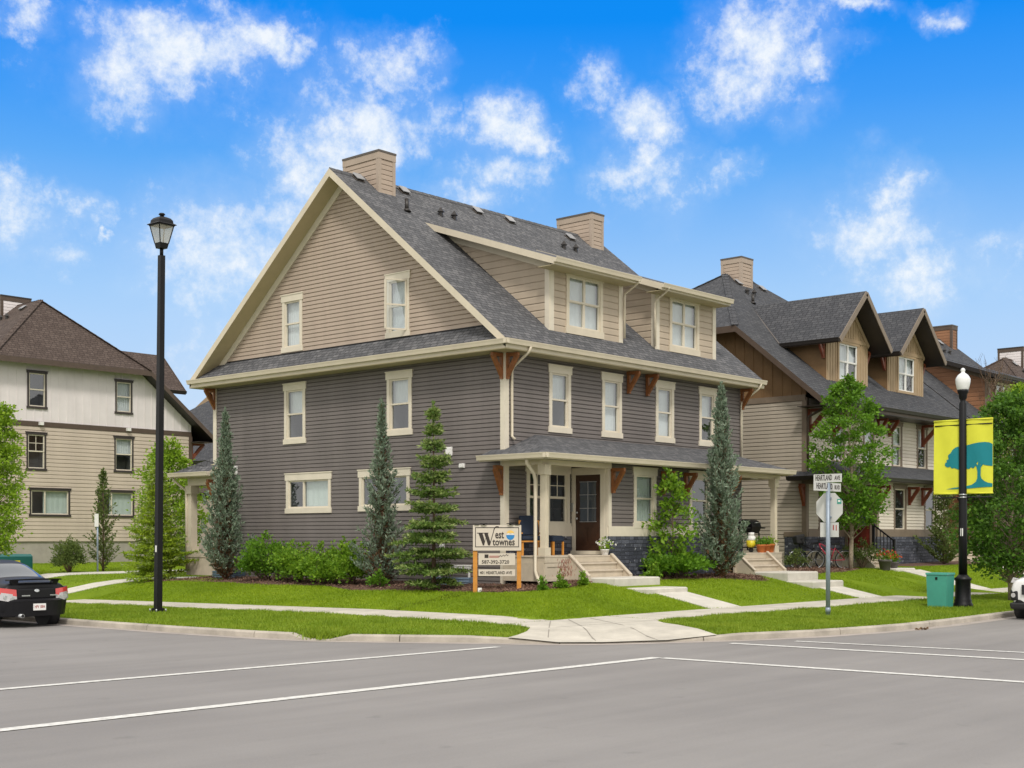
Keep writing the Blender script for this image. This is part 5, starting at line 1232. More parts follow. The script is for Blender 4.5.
def banners():
    # one tree drawing runs across the two cloths: outlines in metres, a = distance along the street normal, right positive
    crown = [(-.64,.98),(-.60,.93),(-.52,.90),(-.45,.93),(-.38,.86),(-.30,.88),(-.2,.84),(-.12,.80),(0,.86),(.12,.85),(.2,.82),(.28,.88),(.36,.84),(.42,.90),(.47,.99),(.52,1.06),(.56,1.00),(.60,.98),(.62,1.10),(.68,1.14),(.70,1.04),(.66,.98),(.76,.94),(.86,.92),(1.02,.90),(1.02,1.62),(.9,1.68),(.75,1.70),(.55,1.69),(.35,1.66),(.15,1.62),(-.08,1.60),(-.25,1.56),(-.36,1.48),(-.42,1.38),(-.48,1.34),(-.52,1.30),(-.46,1.26),(-.50,1.18),(-.58,1.14),(-.56,1.08),(-.62,1.06)]
    trunk = [(.45,.42),(.50,.50),(.51,.72),(.48,.88),(.40,.97),(.45,1.02),(.52,.94),(.55,1.08),(.60,1.08),(.60,.94),(.67,1.04),(.73,1.0),(.63,.86),(.62,.6),(.65,.50),(.74,.42)]
    grd = [(-.60,.17),(-.3,.22),(0,.24),(.3,.30),(.48,.42),(.74,.42),(.86,.36),(1.02,.33),(1.02,.22),(.6,.21),(.2,.18)]
    def clip(poly, lo, hi):
        for (v, s) in ((lo, 1), (hi, -1)):
            out = []
            for i in range(len(poly)):
                p, q = poly[i-1], poly[i]
                ip, iq = s*(p[0]-v) >= 0, s*(q[0]-v) >= 0
                if ip != iq: f = (v-p[0])/(q[0]-p[0]); out.append((v, p[1]+(q[1]-p[1])*f))
                if iq: out.append(q)
            poly = out
            if not poly: return []
        return poly
    for (lo, hi, lab) in ((-1.03,-.12,'left yellow banner with the teal crown edge of a tree, on the acorn lamp post'), (.12,1.03,'right yellow banner with the teal tree trunk and crown, on the acorn lamp post')):
        mb = MB(); z0, z1 = 3.05, 5.05; n = 10
        def X(a, z): return .012*math.sin(a*7+z*1.7)
        for i in range(n):
            a0, a1 = lo+(hi-lo)*i/n, lo+(hi-lo)*(i+1)/n
            for k in range(8):
                s0, s1 = z0+(z1-z0)*k/8, z0+(z1-z0)*(k+1)/8
                for dx in (0, .006): mb.face([(X(a0,s0)+dx,-a0,s0),(X(a1,s0)+dx,-a1,s0),(X(a1,s1)+dx,-a1,s1),(X(a0,s1)+dx,-a0,s1)], 'banner_yellow', True)
        for zz in (z0, z1): mb.tube([(.003,-lo,zz),(.003,-hi,zz)], .024, 'banner_yellow', 8)
        bn = tag(mb.build('banner', None, (LX, LY, LZ)), lab, 'banner', 'yellow tree banners'); bn.scale = (1, .78, .97); bn.location.z += .06
        for k, poly in enumerate((crown, trunk, grd)):
            d = MB(); q = clip(poly, lo+.01, hi-.005)
            if len(q) > 2:
                bmm = bmesh.new(); vs = [bmm.verts.new((a, z, 0)) for a, z in q]; f = bmm.faces.new(vs); r = bmesh.ops.triangulate(bmm, faces=[f])
                bmesh.ops.subdivide_edges(bmm, edges=bmm.edges[:], cuts=2, use_grid_fill=True); bmesh.ops.triangulate(bmm, faces=bmm.faces[:])
                for f in bmm.faces: d.face([(X(v.co.x, z0+.12+(v.co.y-.17)*.82)-.010-.001*k, -v.co.x, z0+.12+(v.co.y-.17)*.82) for v in f.verts], 'banner_teal')
                bmm.free(); d.build('tree_emblem', bn)
banners()
def stop_sign():
    x, y = 1.57, -8.79; z = gz(x, y)
    T = thing('stop_sign', 'back of an octagonal stop sign on a galvanised post at the corner', 'road sign', (x, y, z))
    p = MB(); p.tube([(0,0,-.2),(0,0,3.12)], .052, 'galvanised', 10); p.lathe([(.060,.08),(.063,.14),(.060,.20)], (0,0,0), 'galvanised', 10); p.build('post', T)
    o = MB(); zc = 2.54; r = .37; xx = .066
    pts = [(r*math.cos(math.pi/8+k*math.pi/4), r*math.sin(math.pi/8+k*math.pi/4)) for k in range(8)]
    A = [Vector((xx,a,zc+b)) for a, b in pts]; B = [v+Vector((.004,0,0)) for v in A]
    o.face(A, 'sign_back'); o.face(B[::-1], 'sign_red')
    for k in range(8): o.face([A[k], B[k], B[(k+1)%8], A[(k+1)%8]], 'sign_back')
    for dz in (-.22, .22): o.box((xx-.035,-.06,zc+dz-.02), (xx-.001,.06,zc+dz+.02), 'galvanised')
    pl = o.build('octagon_plate', T)
    s = MB(); s.box((xx-.004,-.31,zc+.08), (xx-.001,-.20,zc+.20), 'teal_box'); s.box((xx-.006,-.285,zc+.13), (xx-.003,-.225,zc+.17), 'white_paint'); s.build('sticker', pl)
    q = MB(); q.box((xx,-.24,1.85), (xx+.004,.24,2.19), 'sign_back'); a = q.build('lower_plate', T)
    s = MB(); s.box((xx-.003,-.12,2.01), (xx-.001,-.09,2.13), 'sign_red'); s.box((xx-.003,-.19,2.00), (xx-.001,-.165,2.13), 'sign_red'); s.build('sticker', a)
    # street name blades, one per street
    for (nm, M, txt, tw, ww, tail) in (('a', Matrix(((0,0,-1,-.012),(-1,0,0,.37),(0,1,0,3.13),(0,0,0,1))), 'HEARTLAND', .43, .72, 'AVE'), ('b', Matrix(((1,0,0,-.66),(0,0,-1,-.012),(0,1,0,2.925),(0,0,0,1))), 'HEARTLAND', .76, 1.26, 'BLVD')):
        b = MB(); b.hexa([M@Vector(v) for v in ((0,0,-.024),(ww,0,-.024),(ww,.195,-.024),(0,.195,-.024),(0,0,0),(ww,0,0),(ww,.195,0),(0,.195,0))], 'sign_back')
        bo = b.build('street_name_plate', T)
        l = MB(); text_mb(l, txt, tw, .135, M @ Matrix.Translation((ww*.07,.045,0)), 'sign_dark'); text_mb(l, tail, ww*.20, .10, M @ Matrix.Translation((ww*.755,.05,0)), 'sign_dark'); l.build('lettering', bo)
stop_sign()
def utility_box():
    x, y = 7.02, -9.10; z = gz(x, y)
    T = thing('utility_box', 'teal green utility cabinet beside the foot of the acorn lamp post', 'utility box', (x-.0, y, z))
    mb = MB(); a, b, h = .24, .28, .87
    mb.hexa([(-a*.9,-b*.9,0),(a*.9,-b*.9,0),(a*.9,b*.9,0),(-a*.9,b*.9,0),(-a,-b,h),(a,-b,h),(a,b,h),(-a,b,h)], 'teal_box'); mb.build('body', T)
    l = MB(); l.hexa([(-a-.02,-b-.02,h+.002),(a+.02,-b-.02,h+.002),(a+.02,b+.02,h+.002),(-a-.02,b+.02,h+.002),(-a-.01,-b-.01,h+.05),(a+.01,-b-.01,h+.05),(a+.01,b+.01,h+.05),(-a-.01,b+.01,h+.05)], 'teal_box'); l.build('lid', T)
    k = MB(); k.box((-a-.012,-.03,h-.13), (-a+.0,.03,h-.06), 'black_metal'); k.build('lock', T)
utility_box()
def transformer():
    x, y = -1.75, 24.2; z = gz(x, y)
    T = thing('transformer_box', 'dark green transformer cabinet on the grass behind the roof of the black car', 'utility box', (x, y, z-.28), 0)
    mb = MB(); mb.box((-1.0,-.5,0), (1.0,.5,.95), 'dark_teal_box'); mb.hexa([(-1.0,-.5,.951),(1.0,-.5,.951),(1.0,.5,.951),(-1.0,.5,.951),(-.98,-.4,1.04),(.98,-.4,1.04),(.98,.48,1.04),(-.98,.48,1.04)], 'dark_teal_box'); mb.build('body', T)
    d = MB(); d.box((.05,-.515,.08), (.95,-.50,.90), 'dark_teal_box'); d.box((-.95,-.515,.08), (.0,-.50,.90), 'dark_teal_box'); d.build('door', T)
    l = MB(); l.box((.2,-.522,.62), (.48,-.516,.80), 'tank_yellow'); l.box((-.15+.35,-.522,.45), (.42,-.516,.58), 'white_plastic'); l.build('sticker', T)
transformer()
def small_post():
    x, y = 1.0, 22.0; z = gz(x, y); T = thing('marker_post', 'thin grey post with a white plate beside the half-bare sapling', 'post', (x, y, z))
    mb = MB(); mb.tube([(0,0,-.1),(0,0,2.2)], .035, 'galvanised', 8); mb.build('post', T); p = MB(); p.box((-.05,-.14,1.75), (-.04,.14,2.25), 'white_paint'); p.build('plate', T)
small_post()
def sale_sign():
    a = Vector((-1.84,-.65,0)); b = Vector((-1.02,-1.56,0)); d = (b-a).normalized(); out = Vector((-d.y*-1, -d.x, 0)); out = Vector((d.y, -d.x, 0))
    za = gz(a.x, a.y); Ln = 1.12
    T = thing('sale_sign', 'West townes sale sign on two orange timber posts by the porch corner', 'sign', (a.x, a.y, za))
    M0 = Matrix(((d.x, 0, out.x, 0),(d.y, 0, out.y, 0),(0, 1, 0, 0),(0,0,0,1)))     # (along, up, outwards)
    def bx(mb, x0, x1, y0, y1, z0, z1, m): mb.hexa([M0@Vector(p) for p in ((x0,y0,z0),(x1,y0,z0),(x1,y0,z1),(x0,y0,z1),(x0,y1,z0),(x1,y1,z0),(x1,y1,z1),(x0,y1,z1))], m)
    zt = 2.33-za
    for x in (0, Ln):
        p = MB(); bx(p, x-.055, x+.055, -.25, zt-.03, -.055, .055, 'orange_post'); po = p.build('post', T)
    bd = MB(); bx(bd, -.056, Ln+.056, zt-.65, zt, .056, .085, 'sign_board'); 
    for (x0, x1, y0, y1) in ((.0,Ln-.0,zt-.075,zt-.055),(.0,Ln-.0,zt-.565,zt-.545),(.0,.018,zt-.545,zt-.075),(Ln-.018,Ln,zt-.545,zt-.075)): bx(bd, x0, x1, y0, y1, .086, .089, 'sign_dark')
    bo = bd.build('board', T)
    l = MB(); M9 = M0; M0 = M0 @ Matrix.Translation((.065,0,0)) @ Matrix.Diagonal((.86,1,1,1)); O = lambda x, y: M0 @ Matrix.Translation((x, y, .0865))
    def poly(pts, m='sign_dark', o=.089): l.face([M0@Vector((x, y, o)) for x, y in pts], m)
    b0 = zt-.52; W0 = .02
    # large serif W with a long swash on its last stroke
    poly([(W0,b0+.32),(W0+.12,b0+.32),(W0+.20,b0+.10),(W0+.17,b0),(W0+.135,b0)]); poly([(W0+.17,b0),(W0+.20,b0+.10),(W0+.235,b0+.20),(W0+.225,b0+.22)])
    poly([(W0+.17,b0+.32),(W0+.275,b0+.32),(W0+.355,b0+.10),(W0+.325,b0),(W0+.29,b0)]); poly([(W0+.325,b0),(W0+.345,b0+.0),(W0+.47,b0+.38),(W0+.455,b0+.40)])
    poly([(W0-.04,b0+.325),(W0+.16,b0+.325),(W0+.16,b0+.305),(W0-.04,b0+.305)]); poly([(W0+.165,b0+.325),(W0+.30,b0+.325),(W0+.30,b0+.305),(W0+.165,b0+.305)])
    sw = [(W0+.455,b0+.385),(W0+.49,b0+.455),(W0+.54,b0+.485),(W0+.60,b0+.475),(W0+.615,b0+.445)]
    for i in range(len(sw)-1): l.beam(M0@Vector((*sw[i],.089)), M0@Vector((*sw[i+1],.089)), .024-.001*i, .003, 'sign_dark', up=out)
    text_mb(l, 'est', .26, .18, O(W0+.50, b0+.175), 'sign_dark', .003); text_mb(l, 'townes', .66, .165, O(W0+.42, b0-.005), 'sign_dark', .003)
    cx, cy, rr = W0+.95, b0+.265, .125
    poly([(cx+rr*math.cos(a_), cy+rr*math.sin(a_)) for a_ in [math.pi+math.pi*i/16 for i in range(17)]], 'sign_blue'); 
    poly([(cx+rr*math.cos(a_), cy+.015+rr*math.sin(a_)*.85) for a_ in [.35+(math.pi-.7)*i/12 for i in range(13)]], 'sign_yellow'); poly([(cx-rr*.94,cy+.012),(cx+rr*.94,cy+.012),(cx+rr*.5,cy+.04),(cx,cy+.022),(cx-rr*.5,cy+.045)], 'white_paint', .0905)
    l.build('lettering', bo); M0 = M9
    # hanging contact board and address strip
    c = MB(); bx(c, .085, Ln-.10, zt-1.02, zt-.72, .02, .04, 'sign_board'); co_ = c.build('contact_board', T)
    l = MB(); O = lambda x, y: M0 @ Matrix.Translation((x, y, .041))
    text_mb(l, '587-392-3720', .70, .095, O(.17, zt-.99), 'sign_dark', .003)
    bx(l, .24, .34, zt-.84, zt-.75, .041, .044, 'sign_dark'); bx(l, .36, .60, zt-.83, zt-.815, .041, .044, 'sign_red'); bx(l, .36, .62, zt-.80, zt-.785, .041, .044, 'sign_red')
    sg = [(.60+.025*i, zt-.80+.022*((i*7) % 3-1)+.004*i) for i in range(11)]
    for i in range(len(sg)-1): l.beam(M0@Vector((*sg[i],.042)), M0@Vector((*sg[i+1],.042)), .012, .003, 'sign_dark', up=out)
    l.build('lettering', co_)
    c = MB(); bx(c, .085, Ln-.10, zt-1.30, zt-1.13, .02, .04, 'sign_board'); ad = c.build('address_board', T)
    l = MB(); text_mb(l, '401 HEARTLAND AVE', .82, .08, O(.12, zt-1.255), 'sign_dark', .003); l.build('lettering', ad)
    f = MB()
    for x in (.22, Ln-.22): f.lathe([(.03,0),(.03,.02),(.10,.025),(.10,.045)], M0@Vector((x, zt+.0, .07)), 'black_metal', 8)
    for x in (-.02, Ln-.10): bx(f, x, x+.12, zt+.01, zt+.035, .03, .12, 'black_metal')
    f.build('sign_light', T)
    s = MB(); bx(s, .07, .17, -.05, .12, .06, .10, 'white_paint'); s.build('stake_tag', T)
sale_sign()

# ---------------------------------------------------------------- things on the porches and by the doors
def grill():
    T = thing('barbecue_grill', 'black barbecue grill on the porch above the terracotta pots', 'barbecue', (11.12, -.75, 1.53), R(8)); m = 'black_metal'
    lid = MB()
    for i in range(8):
        a0, a1 = math.pi*i/8, math.pi*(i+1)/8
        lid.face([(-.36,-.26*math.cos(a0),.84+.24*math.sin(a0)),(.36,-.26*math.cos(a0),.84+.24*math.sin(a0)),(.36,-.26*math.cos(a1),.84+.24*math.sin(a1)),(-.36,-.26*math.cos(a1),.84+.24*math.sin(a1))], m, True)
    for x in (-.36, .36): lid.face([(x,-.26*math.cos(math.pi*i/8),.84+.24*math.sin(math.pi*i/8)) for i in range(9)], m)
    lo = lid.build('lid', T); h = MB(); h.tube([(-.2,-.27,.96),(-.2,-.32,.97),(.2,-.32,.97),(.2,-.27,.96)], .012, 'silver', 6); h.build('handle', lo)
    b = MB(); b.hexa([(-.30,-.20,.62),(.30,-.20,.62),(.30,.20,.62),(-.30,.20,.62),(-.37,-.27,.84),(.37,-.27,.84),(.37,.27,.84),(-.37,.27,.84)], m); b.build('firebox', T)
    s = MB(); s.box((.38,-.22,.78), (.80,.22,.82), m); s.box((-.78,-.22,.78), (-.38,.22,.82), m); s.build('side_shelf', T)
    f = MB()
    for x in (-.32, .32):
        for y in (-.2, .2): f.box((x-.02,y-.02,.06), (x+.02,y+.02,.64), m)
        f.box((x-.02,-.2,.14), (x+.02,.2,.18), m)
    f.box((-.32,-.2,.14), (.32,.2,.165), m); f.build('frame', T)
    for x in (-.32, .32):
        w_ = MB(); w_.tube([(x-.025,-.2,.08),(x+.025,-.2,.08)], .08, 'black_rubber', 14); w_.build('wheel', T)
    tag(MB_tank(), 'yellow and white gas cylinder standing on the rack of the black grill', 'gas cylinder')
def MB_tank():
    mb = MB(); c = Vector((10.86, -.98, 1.70)); pr = [(.10,0),(.11,.02),(.15,.05),(.155,.10)]
    mb.lathe(pr+[(.155,.22)], c, 'tank_yellow', 16); mb.lathe([(.155,.221),(.155,.27),(.14,.34),(.07,.40)], c, 'white_paint', 16)
    mb.lathe([(.10,.38),(.10,.48),(.09,.48),(.09,.385)], c, 'white_paint', 12); mb.lathe([(.03,.39),(.03,.46),(.045,.47),(.02,.49)], c, 'silver', 8)
    return mb.build('gas_cylinder')
grill()
def pot(x, y, z, label, r=.15, h=.26, m='terracotta', leafm='leaf_mid', bloom=None, seed=1, name='flower_pot', grp=None, ph=.2):
    T = thing(name, label, 'flower pot', (x, y, z), 0, grp); mb = MB()
    mb.lathe([(r*.68,0),(r*.72,.01),(r*.95,h*.78),(r*1.05,h*.8),(r*1.08,h),(r*.95,h),(r*.9,h*.9)], (0,0,0), m, 16); mb.build('pot', T)
    rng = np.random.default_rng(seed); k = 160; p = rng.normal(size=(k,3))*np.array([r*.55,r*.55,ph*.45]); p[:,2] = np.abs(p[:,2])+h*.95
    npmesh('plant', leaves(p, rng.normal(size=(k,3))*.6+np.array([0,0,.7])+p*np.array([2,2,0]), np.full(k,.09), np.full(k,.045)), 4, leafm, T)
    if bloom:
        k = 70; p = rng.normal(size=(k,3))*np.array([r*.75,r*.75,ph*.35]); p[:,2] = np.abs(p[:,2])+h+ph*.35
        npmesh('bloom', leaves(p, rng.normal(size=(k,3)), np.full(k,.075), np.full(k,.065)), 4, bloom, T)
pot(10.84,-1.36,1.53,'left of the three terracotta pots on the porch edge, planted with low green leaves',seed=1, grp='terracotta pots on the porch')
pot(11.12,-1.37,1.53,'middle of the three terracotta pots on the porch edge, in front of the others',.16,.26,seed=2, grp='terracotta pots on the porch')
pot(11.36,-1.38,1.53,'right of the three terracotta pots, the one with yellow flowers beside the porch column',.16,.28,leafm='leaf_lime',bloom=None,seed=3, grp='terracotta pots on the porch')
pot(2.68,-1.33,1.53,'white pot with white flowers on the porch beside the front door step',.12,.16,'white_plastic','leaf_lime','bloom_white',4,ph=.26)
pot(16.75,-2.75,gz(16.75,-2.75),'grey planter full of red and green leaves in front of the black railing',.23,.38,'planter_grey','leaf_mid','bloom_red',5,ph=.34)
pot(17.75,-2.6,.93,'low pot of orange-red flowers behind the lower post of the black railing',.16,.22,'planter_grey','leaf_mid','bloom_red',6,ph=.3)
def porch_chair():
    T = thing('porch_chair', 'wooden porch chair with a dark blue cushion behind the sale sign', 'chair', (.42, -.55, 1.53), R(-40)); m = 'orange_post'
    for x in (-.25, .25):
        for y in (-.25, .25): l = MB(); l.box((x-.03,y-.03,0), (x+.03,y+.03,.40 if y < 0 else .95), m); l.build('leg', T)
    s = MB(); s.box((-.30,-.30,.36), (.30,.30,.40), m); s.box((-.32,-.30,.58), (-.25,.28,.62), m); s.box((.25,-.30,.58), (.32,.28,.62), m); s.build('frame', T)
    c = MB(); c.hexa([(-.27,-.30,.405),(.27,-.30,.405),(.27,.22,.405),(-.27,.22,.405),(-.26,-.28,.52),(.26,-.28,.52),(.26,.22,.54),(-.26,.22,.54)], 'navy_cloth'); c.hexa([(-.27,.12,.54),(.27,.12,.54),(.27,.30,.54),(-.27,.30,.54),(-.26,.26,1.08),(.26,.26,1.08),(.26,.40,1.08),(-.26,.40,1.08)], 'navy_cloth')
    o = c.build('cushion', T); bv = o.modifiers.new('round', 'BEVEL'); bv.width = .045; bv.segments = 3
porch_chair()
def stool():
    mb = MB(); x, y = 1.35, -.55
    mb.hexa([(x-.24,y-.24,1.90),(x+.24,y-.24,1.90),(x+.24,y+.24,1.90),(x-.24,y+.24,1.90),(x-.22,y-.22,2.06),(x+.22,y-.22,2.06),(x+.22,y+.22,2.08),(x-.22,y+.22,2.08)], 'navy_cloth')
    T = thing('footstool', 'low stool with a navy blue cushion under the porch window', 'stool', (x, y, 1.53)); o = mb.build('cushion', None); o.location = (-x, -y, -1.53); o.parent = T; bv = o.modifiers.new('round', 'BEVEL'); bv.width = .04; bv.segments = 3
    for i in (-1, 1):
        for j in (-1, 1): l = MB(); l.box((i*.2-.022,j*.2-.022,0), (i*.2+.022,j*.2+.022,.37), 'orange_post'); l.build('leg', T)
stool()
def bicycle(x, y, rz, m, label, z=None, lean=0.12):
    T = thing('bicycle', label, 'bicycle', (x, y, gz(x, y) if z is None else z), 0); T.rotation_euler = (lean, 0, rz)
    r = .33; A = (-.52,0,r); B = (.52,0,r)
    for c in (A, B):
        w_ = MB(); w_.tube([(c[0]+r*math.cos(2*math.pi*k/28),0,c[2]+r*math.sin(2*math.pi*k/28)) for k in range(28)], .022, 'black_rubber', 6, closed=True)
        wo = w_.build('wheel', T); rm = MB(); rm.tube([(c[0]+(r-.03)*math.cos(2*math.pi*k/28),0,c[2]+(r-.03)*math.sin(2*math.pi*k/28)) for k in range(28)], .013, 'silver', 5, closed=True)
        for k in range(12): a = 2*math.pi*k/12; rm.tube([c, (c[0]+(r-.03)*math.cos(a),0,c[2]+(r-.03)*math.sin(a))], .003, 'silver', 3, False)
        rm.tube([(c[0],-.05,c[2]),(c[0],.05,c[2])], .022, 'silver', 8); rm.build('rim', wo)
    f = MB(); bb = (.02,0,.30); hd = (-.36,0,.78); hd2 = (-.39,0,.90); st = (.16,0,.74)
    for p, q, rr in ((bb,hd,.022),(bb,st,.018),(hd2,(.13,0,.66),.018),(bb,(.52,.05,r),.012),(bb,(.52,-.05,r),.012),(st,(.52,.05,r),.010),(st,(.52,-.05,r),.010),((-.35,0,.72),hd2,.024)): f.tube([p, q], rr, m, 7)
    f.build('frame', T)
    k = MB(); k.tube([(-.36,.05,.74),(-.42,.05,.6),(-.52,.05,r)], .014, 'black_metal', 6); k.tube([(-.36,-.05,.74),(-.42,-.05,.6),(-.52,-.05,r)], .014, 'black_metal', 6); k.build('fork', T)
    h = MB(); h.tube([hd2, (-.42,0,1.0)], .016, 'black_metal', 7); h.tube([(-.34,-.31,1.04),(-.42,-.12,1.02),(-.42,.12,1.02),(-.34,.31,1.04)], .016, 'black_metal', 7); h.build('handlebar', T)
    s = MB(); s.tube([st, (.185,0,.86)], .014, 'silver', 7); s.hexa([(.05,-.03,.85),(.31,-.08,.86),(.31,.08,.86),(.05,.03,.85),(.05,-.025,.89),(.31,-.075,.92),(.31,.075,.92),(.05,.025,.89)], 'black_rubber'); s.build('saddle', T)
    c = MB(); c.tube([(.02+.1*math.cos(2*math.pi*q/16),-.045,.30+.1*math.sin(2*math.pi*q/16)) for q in range(16)], .008, 'black_metal', 4, closed=True); c.tube([(.02,-.06,.30),(.10,-.06,.16)], .012, 'silver', 5); c.box((.06,-.16,.145), (.14,-.06,.17), 'black_rubber'); c.build('crank', T)
    return T
bicycle(15.2, -1.45, math.atan2(-.70,.71), 'bike_red', 'red bicycle parked on the grass behind the stop sign post')
bk = bicycle(15.35, -.62, math.atan2(-.55,.83), 'black_metal', 'black bicycle with a dark pannier, behind the red bicycle against the stone', lean=-.10)
pn = MB(); pn.hexa([(-.55,-.16,.85),(-.25,-.16,.85),(-.25,.16,.85),(-.55,.16,.85),(-.58,-.17,1.16),(-.22,-.17,1.22),(-.22,.17,1.22),(-.58,.17,1.16)], 'black_rubber'); po = pn.build('basket_bag', bk); bv = po.modifiers.new('round', 'BEVEL'); bv.width = .06; bv.segments = 3

# ---------------------------------------------------------------- cars
def car(st, paint, name, label, loc, rz, glass_range, roof_range, wheels, wr):
    T = thing(name, label, 'car', loc, rz)
    n = len(st); V = []; F = []; MI = []
    for (y, hs, zs, hm, zm, hb, zb, ht, zt) in st:
        V += [(0,y,zs),(hs*.8,y,zs-.0),(hs,y,zs+.06),(hm,y,zm),(hb,y,zb),(ht,y,zt),(ht*.55,y,zt+.03),(0,y,zt+.04)]
    K = 8
    def q(i, j):
        cab = glass_range[0] <= i < glass_range[1]; roof = roof_range[0] <= i < roof_range[1]
        if j == 4 and cab: return 1
        if j >= 5 and cab and not roof: return 1
        if j <= 1: return 2
        return 0
    for i in range(n-1):
        for j in range(K-1): F.append((i*K+j, i*K+j+1, (i+1)*K+j+1, (i+1)*K+j)); MI.append(q(i, j))
    F.append(tuple(range(K-1, -1, -1))); MI.append(0); F.append(tuple((n-1)*K+j for j in range(K))); MI.append(0)
    me = bpy.data.meshes.new('body'); me.from_pydata(V, [], F)
    for k in (paint, 'car_glass', 'car_trim'): me.materials.append(MAT[k])
    me.polygons.foreach_set('material_index', MI); me.polygons.foreach_set('use_smooth', [True]*len(F)); me.update()
    o = bpy.data.objects.new('body', me); COL.objects.link(o); o.parent = T
    mi = o.modifiers.new('mirror', 'MIRROR'); mi.use_axis = (True, False, False); mi.use_clip = True; mi.merge_threshold = .001
    ss = o.modifiers.new('smooth', 'SUBSURF'); ss.levels = 2; ss.render_levels = 3
    for (y, hw) in wheels:
        for s in (-1, 1):
            a = MB(); a.tube([(s*(hw-.26),y,wr),(s*(hw+.008),y,wr)], wr+.05, 'car_trim', 24); a.build('wheel_arch', T)
            w_ = MB(); w_.tube([(s*(hw-.20),y,wr),(s*(hw-.19),y,wr),(s*(hw+.0),y,wr),(s*(hw+.02),y,wr)], [wr-.03,wr,wr,wr-.03], 'black_rubber', 28); wo = w_.build('wheel', T)
            rm = MB(); rm.tube([(s*(hw+.0),y,wr),(s*(hw+.024),y,wr)], wr*.66, 'car_trim', 20)
            for k in range(5):
                a_ = 2*math.pi*k/5; rm.beam((s*(hw+.03),y,wr), (s*(hw+.03),y+wr*.62*math.cos(a_),wr+wr*.62*math.sin(a_)), .03, .07, 'alloy', up=(s,0,0))
            rm.tube([(s*(hw+.026),y+wr*.64*math.cos(2*math.pi*k/20),wr+wr*.64*math.sin(2*math.pi*k/20)) for k in range(20)], .016, 'alloy', 5, closed=True)
            rm.build('rim', wo)
    return T, o
